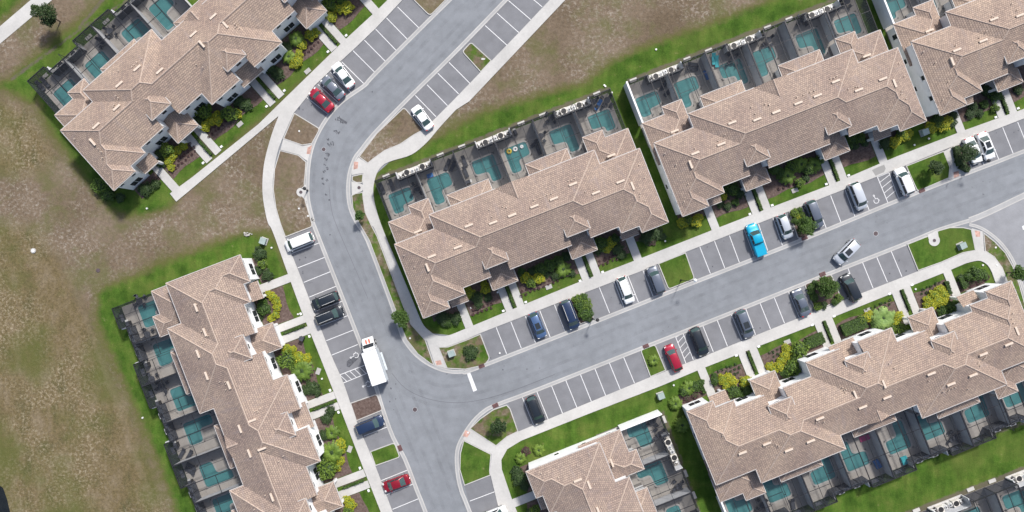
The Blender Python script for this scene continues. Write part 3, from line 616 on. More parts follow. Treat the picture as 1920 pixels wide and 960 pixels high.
for (px, py, an, lab) in UB:
    c = P(px, py); t_ = thing('utility_box', 'grey green transformer box '+lab, 'utility box', (c[0], c[1], .1), math.radians(an), 'transformer boxes')
    MB().box(-.62, .62, -.6, .6, 0, .08).build('base', 'concrete_old', t_); MB().box(-.5, .5, -.45, .45, .08, .8).build('cabinet', 'utility_green', t_)
    mb = MB(); mb.add([(-.54, -.5, .8), (.54, -.5, .8), (.54, .5, .84), (-.54, .5, .84), (-.54, -.5, .86), (.54, -.5, .86), (.54, .5, .92), (-.54, .5, .92)], [(4, 5, 6, 7), (0, 1, 5, 4), (1, 2, 6, 5), (2, 3, 7, 6), (3, 0, 4, 7)]); mb.build('lid', 'utility_green', t_)
# lamp posts ---------------------------------------------------------
def lamp(px, py, an, lab, h=4.6, arm=1.1, dark=False):
    c = P(px, py); t_ = thing('street_lamp', lab, 'street lamp', (c[0], c[1], .1), math.radians(an), 'street lamps')
    MB().cyl((0, 0, 0), .16, .5, 10, .10).build('base', 'frame_bronze', t_); MB().cyl((0, 0, .5), .07, h-.5, 8, .05).build('pole', 'frame_bronze', t_)
    MB().tube([(0, 0, h-.2), (arm*.4, 0, h+.05), (arm, 0, h+.05)], .04).build('arm', 'frame_bronze', t_)
    MB().cyl((arm+.1, 0, h-.12), .26, .1, 14, .30).cyl((arm+.1, 0, h-.02), .30, .16, 14, .12).build('lamp_head', 'black' if dark else 'lamp_white', t_)
lamp(1276.5, 525, 5, 'tall street lamp with white head on the square lawn island')
lamp(1111, 597, 10, 'dark street lamp at the corner of the hedge island', 3.6, .3, True)
lamp(577, 357, 0, 'dark street lamp on the kerb by the left drain apron', 3.2, .35, True)
lamp(1813, 309, 10, 'street lamp beside the tree by the two parked white cars', 4.2, .6, True)
# ------------------------------------------------------------------ buildings
S = .40; EV = 5.6; INS = .45
def B(u0, u1, v0, v1, e, sides='LRFB', kind='roof'):
    return dict(u0=u0, u1=u1, v0=v0, v1=v1, e=e, sides=sides, kind=kind)
def mirror(b, Wd):
    s = b['sides'].translate(str.maketrans('LR', 'RL')); return dict(b, u0=Wd-b['u1'], u1=Wd-b['u0'], sides=s)
def end_blocks():
    return [B(0, 7.8, -11.75, -3, EV), B(0, 4.65, -12.92, -6, EV), B(0, 7.65, -3.6, 4.0, 3.0), B(4.05, 7.65, -3.6, 5.33, 3.0), B(4.65, 7.72, -13.05, -11.2, 2.9, 'F')]
def tower(u): return [B(u, u+4.1, -9.2, -4.6, 6.75), B(u-.25, u+4.25, -12.95, -8.6, 3.0, 'LRF')]
def planes(b):
    o = {}
    if 'L' in b['sides']: o['L'] = (S, 0, b['e']-S*b['u0'])
    if 'R' in b['sides']: o['R'] = (-S, 0, b['e']+S*b['u1'])
    if 'F' in b['sides']: o['F'] = (0, S, b['e']-S*b['v0'])
    if 'B' in b['sides']: o['B'] = (0, -S, b['e']+S*b['v1'])
    return o
def zb(b, u, v): return min(p[0]*u+p[1]*v+p[2] for p in planes(b).values())
def faces(b):
    P_ = planes(b); o = []
    for k, p in P_.items():
        poly = rect(b['u0'], b['u1'], b['v0'], b['v1'])
        for k2, q in P_.items():
            if k2 != k: poly = clip(poly, q[0]-p[0], q[1]-p[1], q[2]-p[2])
        if area(poly) > 1e-3: o.append((k, p, poly))
    return o
def env(bl, u, v, skip=None):
    z = -1
    for i, b in enumerate(bl):
        if i != skip and b['u0']-1e-6 <= u <= b['u1']+1e-6 and b['v0']-1e-6 <= v <= b['v1']+1e-6: z = max(z, zb(b, u, v))
    return z
def plan(kind):
    if kind == 6:
        Wd = 42.75
        bl = [B(0, Wd, -10.65, 0, EV), B(6.95, Wd-6.95, -10.65, 2.42, EV)]
        e_ = end_blocks()+tower(12.3)+[B(10.62, 18.1, -2, 4.65, 3.0)]
        bl += e_+[mirror(b, Wd) for b in e_]+[B(18.4, 24.35, -3, 2.42, EV, 'LR')]
        notch = [(12.72, 15.98, -13.5, -8.76), (Wd-15.98, Wd-12.72, -13.5, -8.76)]
    else:
        Wd = 56.85
        bl = [B(0, Wd, -10.65, 0, EV), B(6.95, 21.75, -10.65, 2.42, EV), B(Wd-21.75, Wd-6.95, -10.65, 2.42, EV), B(20.9, Wd-20.9, -13.1, -.004, EV)]
        e_ = end_blocks()+tower(12.3)+[B(10.62, 18.1, -2, 4.65, 3.0)]
        bl += e_+[mirror(b, Wd) for b in e_]+[B(26.4, 30.45, -11.35, -7, 6.75), B(26.2, 30.65, -13.3, -10.9, 3.0, 'F'), B(24.6, 32.25, -3, 2.3, 3.0), B(26.4, 30.45, -3, -.004, EV, 'LR')]
        notch = [(12.72, 15.98, -13.5, -8.76), (Wd-15.98, Wd-12.72, -13.5, -8.76), (26.85, 30.0, -13.6, -10.91)]
    return Wd, bl, notch
def roof_pieces(bl, notch):
    F_ = [faces(b) for b in bl]; out = []
    for i, b in enumerate(bl):
        for (k, p, poly) in F_[i]:
            pcs = [poly]
            if b['e'] == EV:
                for n in notch: pcs = subtract_poly(pcs, rect(n[0], n[1], n[2], n[3]))
            for j, c in enumerate(bl):
                if i == j: continue
                for (k2, q, qp) in F_[j]:
                    dz = (q[0]-p[0], q[1]-p[1], q[2]-p[2])
                    if max(abs(x) for x in dz) < 1e-6:
                        if j > i: continue
                        D = qp
                    else:
                        ins = INS if (c['e'] != b['e']) else .0
                        D = qp
                        if ins:
                            D = clip(D, 1, 0, -c['u0']-ins); D = clip(D, -1, 0, c['u1']-ins); D = clip(D, 0, 1, -c['v0']-ins); D = clip(D, 0, -1, c['v1']-ins)
                        D = clip(D, *dz)
                    if area(D) > 1e-3:
                        Ds = [D]
                        if c['e'] == EV:
                            for n in notch: Ds = subtract_poly(Ds, rect(*n))
                        for D2 in Ds: pcs = subtract_poly(pcs, D2)
            for pc in pcs: out.append((i, k, p, pc))
    return out
def intervals(f, n, L):
    """runs of samples where f(t) is true, t in [0,L]"""
    on = None; o = []
    for k in range(n+1):
        t_ = L*k/n; v = f(min(max(t_, .01), L-.01))
        if v and on is None: on = t_
        if (not v or k == n) and on is not None:
            if t_-on > .15: o.append((on, t_))
            on = None
    return o
WALLCACHE = {}
def seg_sub(lo, hi, cuts):
    segs = [(lo, hi)]
    for a, b_ in cuts:
        n = []
        for s, e in segs:
            if b_ <= s or a >= e: n.append((s, e))
            else:
                if a > s: n.append((s, a))
                if b_ < e: n.append((b_, e))
        segs = n
    return [x for x in segs if x[1]-x[0] > .02]
def building_parts(kind):
    """-> list of (name, mesh, children)"""
    Wd, bl, notch = plan(kind); parts = []
    pcs = roof_pieces(bl, notch)
    mb = MB(); mb.uv = []
    for (i, k, p, poly) in pcs:
        vs = [(x, y, p[0]*x+p[1]*y+p[2]) for x, y in poly]
        n = len(poly); ar = sum(poly[q][0]*poly[(q+1) % n][1]-poly[(q+1) % n][0]*poly[q][1] for q in range(n))
        if ar < 0: vs = vs[::-1]
        mb.add(vs, [tuple(range(len(vs)))])
        c = math.sqrt(1+S*S)
        for (x, y, z) in vs: mb.uv.append((y+i*.13, (x if k == 'L' else -x)*c) if k in 'LR' else (x+i*.13, (y if k == 'F' else -y)*c))
    roof = ('roof', mb.mesh('roof', 'roof_tile'), []); parts.append(roof)
    # ridge and hip caps
    def inn(u, v, i): b = bl[i]; return b['u0'] <= u <= b['u1'] and b['v0'] <= v <= b['v1']
    def notched(u, v, b): return b['e'] == EV and any(n[0] < u < n[1] and n[2] < v < n[3] for n in notch)
    for i, b in enumerate(bl):
        fs = faces(b); segs = []
        for x in range(len(fs)):
            for y in range(x+1, len(fs)):
                sh = []
                for p_ in fs[x][2]:
                    for q_ in fs[y][2]:
                        if abs(p_[0]-q_[0])+abs(p_[1]-q_[1]) < 1e-4 and not any(abs(p_[0]-r[0])+abs(p_[1]-r[1]) < 1e-4 for r in sh): sh.append(p_)
                if len(sh) == 2: segs.append(sh)
        for (a, c) in segs:
            L = math.hypot(c[0]-a[0], c[1]-a[1]); du, dv = (c[0]-a[0])/L, (c[1]-a[1])/L
            def vis(t_):
                u, v = a[0]+du*t_, a[1]+dv*t_; z = zb(b, u, v)
                if env(bl, u, v, i) > z+.005 or notched(u, v, b): return False
                e1 = env(bl, u-dv*.12, v+du*.12); e2 = env(bl, u+dv*.12, v-du*.12)
                if any(env(bl, u, v, i) > z-.001 and j < i and inn(u, v, j) and abs(zb(bl[j], u, v)-z) < .001 and abs(zb(bl[j], u-dv*.12, v+du*.12)-e1) < .001 and abs(zb(bl[j], u+dv*.12, v-du*.12)-e2) < .001 for j in range(i)): return False
                return z-(e1+e2)/2 > .01 or e1 < 0 or e2 < 0
            for (t0, t1) in intervals(vis, max(6, int(L/.08)), L):
                p0 = Vector((a[0]+du*t0, a[1]+dv*t0)); p1 = Vector((a[0]+du*t1, a[1]+dv*t1))
                z0, z1 = zb(b, *p0), zb(b, *p1); nn = Vector((-dv, du))*.11
                m2 = MB(); m2.add([(p0.x+nn.x, p0.y+nn.y, z0-.02), (p0.x+nn.x*.5, p0.y+nn.y*.5, z0+.07), (p0.x-nn.x*.5, p0.y-nn.y*.5, z0+.07), (p0.x-nn.x, p0.y-nn.y, z0-.02),
                                   (p1.x+nn.x, p1.y+nn.y, z1-.02), (p1.x+nn.x*.5, p1.y+nn.y*.5, z1+.07), (p1.x-nn.x*.5, p1.y-nn.y*.5, z1+.07), (p1.x-nn.x, p1.y-nn.y, z1-.02)],
                                  [(0, 1, 5, 4), (1, 2, 6, 5), (2, 3, 7, 6), (0, 3, 2, 1), (4, 5, 6, 7)])
                roof[2].append(('ridge_cap', m2.mesh('ridge_cap', 'ridge')))
    # eaves
    for i, b in enumerate(bl):
        for (a, c, out) in (((b['u0'], b['v0']), (b['u1'], b['v0']), (0, -1)), ((b['u0'], b['v1']), (b['u1'], b['v1']), (0, 1)), ((b['u0'], b['v0']), (b['u0'], b['v1']), (-1, 0)), ((b['u1'], b['v0']), (b['u1'], b['v1']), (1, 0))):
            L = math.hypot(c[0]-a[0], c[1]-a[1]); du, dv = (c[0]-a[0])/L, (c[1]-a[1])/L
            sidekey = {(0, -1): 'F', (0, 1): 'B', (-1, 0): 'L', (1, 0): 'R'}[out]
            def vis(t_):
                u, v = a[0]+du*t_, a[1]+dv*t_; ui, vi = u-out[0]*.02, v-out[1]*.02
                z = zb(b, ui, vi)
                if env(bl, ui, vi, i) > z+.02 or notched(ui, vi, b): return False
                for j in range(i):
                    if inn(ui, vi, j) and abs(zb(bl[j], ui, vi)-z) < .004: return False
                return env(bl, u+out[0]*.02, v+out[1]*.02, i) < z-.03
            for (t0, t1) in intervals(vis, max(8, int(L/.05)), L):
                if sidekey in b['sides']:
                    m2 = MB(); x0, x1 = sorted((a[0]+du*t0, a[0]+du*t1)); y0, y1 = sorted((a[1]+dv*t0, a[1]+dv*t1))
                    if out[0]: x0, x1 = (x0-.055, x0+.03) if out[0] < 0 else (x0-.03, x0+.055)
                    else: y0, y1 = (y0-.055, y0+.03) if out[1] < 0 else (y0-.03, y0+.055)
                    m2.box(x0, x1, y0, y1, b['e']-.16-i*.0007, b['e']+.012+i*.0007)
                    roof[2].append(('gutter', m2.mesh('gutter', 'fascia')))
    # walls
    wr = [(b['u0']+INS, b['u1']-INS, b['v0']+INS, b['v1']-INS, b['e']) for b in bl if not (b['sides'] == 'F' or b['sides'] == 'LRF' or b['sides'] == 'LR')]
    mb = MB()
    cutn = [(n[0]+.0, n[1]-.0, n[2], n[3]+.01) for n in notch]
    for i, (a, b_, c, d_, e) in enumerate(wr):
        for hor, fix, lo, hi in ((1, c, a, b_), (1, d_, a, b_), (0, a, c, d_), (0, b_, c, d_)):
            cuts = []
            for j, (a2, b2, c2, d2, e2) in enumerate(wr):
                if i == j or e2 < e-.01: continue
                (f0, f1, l0, l1) = (c2, d2, a2, b2) if hor else (a2, b2, c2, d2)
                if f0+1e-4 < fix < f1-1e-4 or (j < i and (abs(fix-f0) < 2e-4 or abs(fix-f1) < 2e-4)) : cuts.append((l0, l1))
            if e == EV:
                for n in cutn:
                    (f0, f1, l0, l1) = (n[2], n[3], n[0], n[1]) if hor else (n[0], n[1], n[2], n[3])
                    if f0 < fix < f1: cuts.append((l0, l1))
            for (s, t_) in seg_sub(lo, hi, cuts):
                q = [(s, fix), (t_, fix)] if hor else [(fix, s), (fix, t_)]
                zt = e-.02
                if e > 6: zt = e-.02
                mb.add([(*q[0], 0), (*q[1], 0), (*q[1], zt), (*q[0], zt)], [(0, 1, 2, 3)])
    # notch side cheeks (upper storey returns beside the towers)
    for n in notch:
        cen = (n[0]+n[1])/2; fr = -12.65 if (kind == 8 and abs(cen-28.42) < 1) else -10.2
        for u in (n[0], n[1]): mb.add([(u, fr, 0), (u, n[3]+.02, 0), (u, n[3]+.02, EV+.1+S*(n[3]-fr)*0), (u, fr, EV-.02)], [(0, 1, 2, 3)])
    wall = ('wall', mb.mesh('wall', 'wall'), []); parts.append(wall)
    # columns under the entry roofs and a soffit under the two-storey eaves
    for u in ([12.5, 16.1] + ([26.6, 30.2] if kind == 8 else [])):
        for uu in {u, Wd-u-.0}:
            m2 = MB(); m2.box(uu-.2, uu+.2, -12.62, -12.22, 0, 2.95); parts.append(('column', m2.mesh('column', 'white_trim'), []))
    for uu in (7.25, Wd-7.25):
        m2 = MB(); m2.box(uu-.2, uu+.2, -12.75, -12.35, 0, 2.85); parts.append(('column', m2.mesh('column', 'white_trim'), []))
    mb = MB(); k = 0
    for b in bl:
        if b['sides'] in ('LRFB',):
            for pc in ([rect(b['u0']+.02, b['u1']-.02, b['v0']+.02, b['v1']-.02)] if b['e'] != EV else subtract_poly([rect(b['u0']+.02, b['u1']-.02, b['v0']+.02, b['v1']-.02)], rect(*notch[0]))):
                pcl = [pc]
                if b['e'] == EV:
                    for n in notch[1:]: pcl = subtract_poly(pcl, rect(*n))
                for q in pcl: mb.add([(x, y, b['e']-.05-.003*k) for x, y in q], [tuple(reversed(range(len(q))))])
            k += 1
    parts.append(('soffit', mb.mesh('soffit', 'white_trim'), []))
    # windows
    def window(u, v, nrm, z0, z1, wd, dbl=False):
        ch = []; d_ = .04
        def bx(w0, w1, h0, h1, t0, t1):
            m2 = MB()
            if nrm in 'FB':
                s = -1 if nrm == 'F' else 1; y0, y1 = sorted((v+s*t0, v+s*t1)); m2.box(u+w0, u+w1, y0, y1, h0, h1)
            else:
                s = -1 if nrm == 'L' else 1; x0, x1 = sorted((u+s*t0, u+s*t1)); m2.box(x0, x1, v+w0, v+w1, h0, h1)
            return m2
        fr = bx(-wd/2-.07, wd/2+.07, z0-.07, z1+.07, -.02, .03)
        for (a, c) in (((-wd/2, -.04), (.04, wd/2)) if dbl else ((-wd/2, wd/2),)):
            zm = (z0+z1)/2
            if z1-z0 > 1:
                ch.append(('pane', bx(a, c, z0, zm-.025, .03, .05).mesh('pane', 'glass_dark'))); ch.append(('pane', bx(a, c, zm+.025, z1, .03, .05).mesh('pane', 'glass_dark')))
            else: ch.append(('pane', bx(a, c, z0, z1, .03, .05).mesh('pane', 'glass_dark')))
        sm = bx(-wd/2-.14, wd/2+.14, z0-.17, z0-.07, 0, .10)
        ch.append(('sill', sm.mesh('sill', 'white_trim')))
        parts.append(('window', fr.mesh('window', 'white_trim'), ch))
    def both(u, v, nrm, *a, **k):
        window(u, v, nrm, *a, **k); window(Wd-u, v, {'L': 'R', 'R': 'L'}.get(nrm, nrm), *a, **k)
    fv = -12.47
    both(2.4, fv, 'F', .9, 2.45, 1.9, dbl=True); both(1.1, fv, 'F', 4.0, 4.75, .7); both(3.6, fv, 'F', 4.0, 4.75, .7)
    both(10.0, -10.2, 'F', .9, 2.45, 1.9, dbl=True); both(8.8, -10.2, 'F', 4.0, 4.75, .8); both(11.5, -10.2, 'F', 4.0, 4.75, .8)
    both(18.5, -10.2, 'F', .9, 2.45, 1.9, dbl=True); both(17.4, -10.2, 'F', 4.0, 4.75, .8); both(19.7, -10.2, 'F', 4.0, 4.75, .8)
    both(14.35, -8.75, 'F', 5.0, 5.9, .8)
    if kind == 8:
        both(23.6, -12.65, 'F', .9, 2.45, 1.9, dbl=True); both(22.3, -12.65, 'F', 4.0, 4.75, .8); both(25.2, -12.65, 'F', 4.0, 4.75, .8)
        window(28.42, -10.9, 'F', 5.0, 5.9, .9)
    for (v, z0) in ((-6.2, 4.0), (-7.4, 1.0), (-9.8, 4.0), (-2.5, 1.2)): both(INS, v, 'L', z0, z0+.85, .75)
    both(INS, 2.0, 'L', 1.0, 2.3, .8)
    # doors
    for u in ([6.2, 13.4, 15.3]+([27.7] if kind == 8 else [])):
        for uu in (u, Wd-u):
            v = -11.3 if u == 6.2 else (-8.75 if u < 20 else -10.9)
            m2 = MB(); m2.box(uu-.45, uu+.45, v-.05, v+.02, 0.05, 2.1); h_ = MB(); h_.box(uu+.3, uu+.36, v-.1, v-.05, .95, 1.1)
            parts.append(('door', m2.mesh('door', 'glass_dark'), [('handle', h_.mesh('handle', 'metal_light'))]))
    # roof vents and pipes
    V6 = [(662, 232, 0), (830, 213, 0), (962, 162, 0), (1115, 100, 0), (585, 382, 0), (405, 445, 0), (375, 523, 1), (292, 268, 0)]
    PX = []
    def loc(px, py, z=7.3):
        a_ = math.radians(21.4); ox, oy = P(739.25, 458, EV); x, y = P(px, py, z); x -= ox; y -= oy
        return x*math.cos(a_)+y*math.sin(a_), -x*math.sin(a_)+y*math.cos(a_)
    if kind == 6:
        vl = [(*loc(700+x/3.694, 360+y/3.694), r) for x, y, r in V6]+[(*loc(940+x/3.694, 230+y/3.694), r) for x, y, r in ((497, 425, 0), (655, 485, 0), (825, 408, 0), (910, 437, 1), (228, 580, 0), (362, 528, 0), (75, 640, 0), (780, 208, 0))]
        pl = [loc(940+x/3.694, 230+y/3.694) for x, y in ((465, 402), (487, 398), (508, 385), (655, 460), (640, 462), (580, 478), (225, 535), (270, 518), (315, 500), (345, 490), (35, 588), (965, 488), (962, 508), (1000, 540), (965, 285), (1003, 375))]
        pl += [loc(700+x/3.694, 360+y/3.694) for x, y in ((655, 210), (665, 218), (820, 170), (800, 120), (895, 100), (920, 105), (565, 357), (405, 408), (205, 440), (280, 520), (362, 655), (340, 775), (612, 315), (1110, 55))]
    else:
        a_ = math.radians(21.9); o_ = P(1342.6, 910.0, EV)
        def lf(px, py, z=7.5):
            x, y = P(px, py, z); x -= o_[0]; y -= o_[1]; return x*math.cos(a_)+y*math.sin(a_), -(-x*math.sin(a_)+y*math.cos(a_))
        f1 = lambda x, y: lf(1270+x/3.5545, 690+y/3.5545); f2 = lambda x, y: lf(1590+x/3.5545, 520+y/3.5545)
        vl = [(*f1(x, y), r) for x, y, r in ((593, 491, 0), (425, 560, 0), (316, 545, 1), (738, 545, 0), (886, 487, 0), (935, 342, 0), (410, 760, 0))]+[(*f2(x, y), r) for x, y, r in ((78, 768, 1), (278, 800, 0), (115, 866, 0), (540, 648, 0), (688, 718, 0), (835, 660, 0), (910, 530, 0), (1070, 460, 0), (262, 695, 1))]
        pl = [f1(*q) for q in ((590, 520), (603, 522), (655, 512), (660, 535), (878, 530), (897, 522), (920, 514), (955, 495), (975, 375), (285, 462), (295, 490), (278, 683), (250, 445), (815, 610), (1085, 110), (1080, 155), (420, 582))]
        pl += [f2(*q) for q in ((285, 610), (290, 630), (295, 645), (278, 632), (575, 655), (600, 685), (533, 690), (870, 575), (865, 590), (875, 528), (930, 545), (1085, 285), (1080, 440), (560, 660))]
    vm = {}
    for (u, v, r) in vl:
        u = min(max(u, .5), Wd-.5); z = env(bl, u, v)
        if z < 0: continue
        m2 = MB(); (m2.box(u-.16, u+.16, v-.68, v+.68, z-.15, z+.24) if r else m2.box(u-.68, u+.68, v-.16, v+.16, z-.15, z+.24))
        roof[2].append(('roof_vent', m2.mesh('roof_vent', 'vent')))
    for (u, v) in pl:
        if not (.3 < u < Wd-.3): continue
        z = env(bl, u, v)
        if z > 0: roof[2].append(('vent_pipe', MB().cyl((u, v, z-.1), .07, .42, 7).mesh('vent_pipe', 'vent')))
    return Wd, parts
PARTS = {k: building_parts(k) for k in (6, 8)}
class Row: pass
def make_row(key, kind, origin_px, ang, label, scale=1.0, offset_u=0.0, flip=False, origin_world=None):
    r = Row(); Wd, parts = PARTS[kind]
    ox, oy = origin_world or P(*origin_px, EV); a = math.radians(ang)
    ox -= offset_u*math.cos(a)*scale; oy -= offset_u*math.sin(a)*scale
    t_ = thing('townhouse_row', label, 'townhouse row', (ox, oy, 0), a, 'terraced townhouse rows'); t_.scale = (scale, scale, 1)
    for nm, me, ch in parts:
        o = link(nm, me, t_)
        for n2, m2 in ch: link(n2, m2, o)
    r.ang = a; r.o = (ox, oy); r.s = scale; r.W = Wd; r.kind = kind; r.key = key
    def w(u, v): return (ox+(u*math.cos(a)-v*math.sin(a))*scale, oy+(u*math.sin(a)+v*math.cos(a))*scale)
    r.w = w; return r
hx, hy = P(1717.5, 956); ha = math.radians(21.3)
ROWS = {
 'A': make_row('A', 8, (113, 244.8), 41.7, 'long tiled roof townhouse row at top left, set diagonally, white front walls showing', 1.012),
 'B': make_row('B', 8, (310.7, 531.1), 111.0, 'long tiled roof townhouse row at lower left, running downward beside the main road', offset_u=56.85),
 'C': make_row('C', 6, (739.25, 458), 21.4, 'tiled roof townhouse row in the middle, between the curved road and the side road'),
 'D': make_row('D', 6, (1225.7, 268.0), 21.4, 'tiled roof townhouse row at upper right, next right from the middle row', .995),
 'E': make_row('E', 6, (1708.1, 77.9), 21.7, 'tiled roof townhouse row cut off by the top right corner, pale blue side wall'),
 'F': make_row('F', 8, (1342.6, 910.0), 201.9, 'long tiled roof townhouse row at lower right with its pools facing the bottom edge', offset_u=56.85),
 'G': make_row('G', 6, (1124.4, 829.4), -68.4, 'tiled roof townhouse row at bottom centre, cut off by the bottom edge'),
 'H': make_row('H', 6, None, 21.3, 'townhouse row below the bottom right corner, only its white pool walls in view', origin_world=(hx-(2.1*math.cos(ha)-11.8*math.sin(ha)), hy-(2.1*math.sin(ha)+11.8*math.cos(ha)))),
}
# F: offset runs the other way because the traced corner is its right hand end
NAMES = {'A': ('top left', 'lower left end'), 'B': ('lower left', 'bottom end'), 'C': ('middle', 'left end'), 'D': ('upper right', 'left end'), 'E': ('top right corner', 'left end'), 'F': ('lower right', 'right end'), 'G': ('bottom centre', 'top end'), 'H': ('bottom right corner', 'left end')}
# ------------------------------------------------------------------ yards: decks, pools, screens
def frame_vis(x, y, m=3): return abs(x) < 960/PPM+m and abs(y) < 480/PPM+m
VB = 11.2; ZT = 2.9
def unit_spec(kind, i):
    """house edge steps [(u0,u1,vmin)], pool leg side, alcove"""
    n = kind; Wd = PARTS[kind][0]; half = n//2
    mir = i >= half; k = n-1-i if mir else i
    if k == 0: st = [(0.3, 4.05, 4.05), (4.05, 7.12, 5.4)]; leg = 'L'; x0 = 1.15; al = (3.9, 7.12); pad = 2.1; vlow = 5.1
    elif k == 1: st = [(7.12, 7.7, 5.4), (7.7, 10.6, 2.5), (10.6, 14.25, 4.72)]; leg = 'L'; x0 = 8.2; al = (7.12, 10.1); pad = 12.0; vlow = 4.0
    elif k == 2: st = [(14.25, 18.12, 4.72), (18.12, 21.37, 2.5)]; leg = 'R'; x0 = 16.4; al = (18.2, 21.37); pad = 15.95; vlow = 4.2
    else: st = [(21.37, 24.55, .1), (24.55, 28.42, 2.36)]; leg = 'L'; x0 = 22.6; al = (21.37, 24.4); pad = 26.3; vlow = 3.6
    if not (kind == 6) and k == 2: pass
    spec = dict(st=st, leg=leg, x0=x0, al=al, pad=pad, vlow=vlow)
    if mir:
        spec['st'] = [(Wd-b_, Wd-a, v) for a, b_, v in reversed(st)]; spec['leg'] = 'R' if leg == 'L' else 'L'
        spec['x0'] = Wd-x0-4.0; spec['al'] = (Wd-al[1], Wd-al[0]); spec['pad'] = Wd-pad
    # the exact model: real alcoves straddle every other boundary (1, 3, 5 ...)
    return spec
BOUND = lambda kind: [0.3]+[PARTS[kind][0]*k/kind for k in range(1, kind)]+[PARTS[kind][0]-.3]
def unit_alcove(kind, i):
    bs = BOUND(kind)
    if kind == 8 or True:
        c = bs[i+1] if i % 2 == 0 else bs[i]
        a, b_ = c-3.15, c+3.15
        return (max(a, bs[i]), min(b_, bs[i+1]))
def chamfer(pts, r):
    out = []; n = len(pts)
    for i in range(n):
        p = Vector(pts[i]); a = (Vector(pts[i-1])-p); c = (Vector(pts[(i+1) % n])-p)
        k = min(r, a.length*.45, c.length*.45); A_ = p+a.normalized()*k; C_ = p+c.normalized()*k
        for t_ in (0, .33, .67, 1): out.append(tuple(A_*(1-t_)**2+p*2*t_*(1-t_)+C_*t_*t_))
    return out
MESHC = {}
def cached(key, f):
    if key not in MESHC: MESHC[key] = f()
    return MESHC[key]
ENCLOSED_LEFT_WALL = {'A': (0, 0), 'B': (0, 0), 'C': (0, 0), 'D': (1, 0), 'E': (1, 1), 'F': (1, 1), 'G': (1, 1), 'H': (1, 1)}
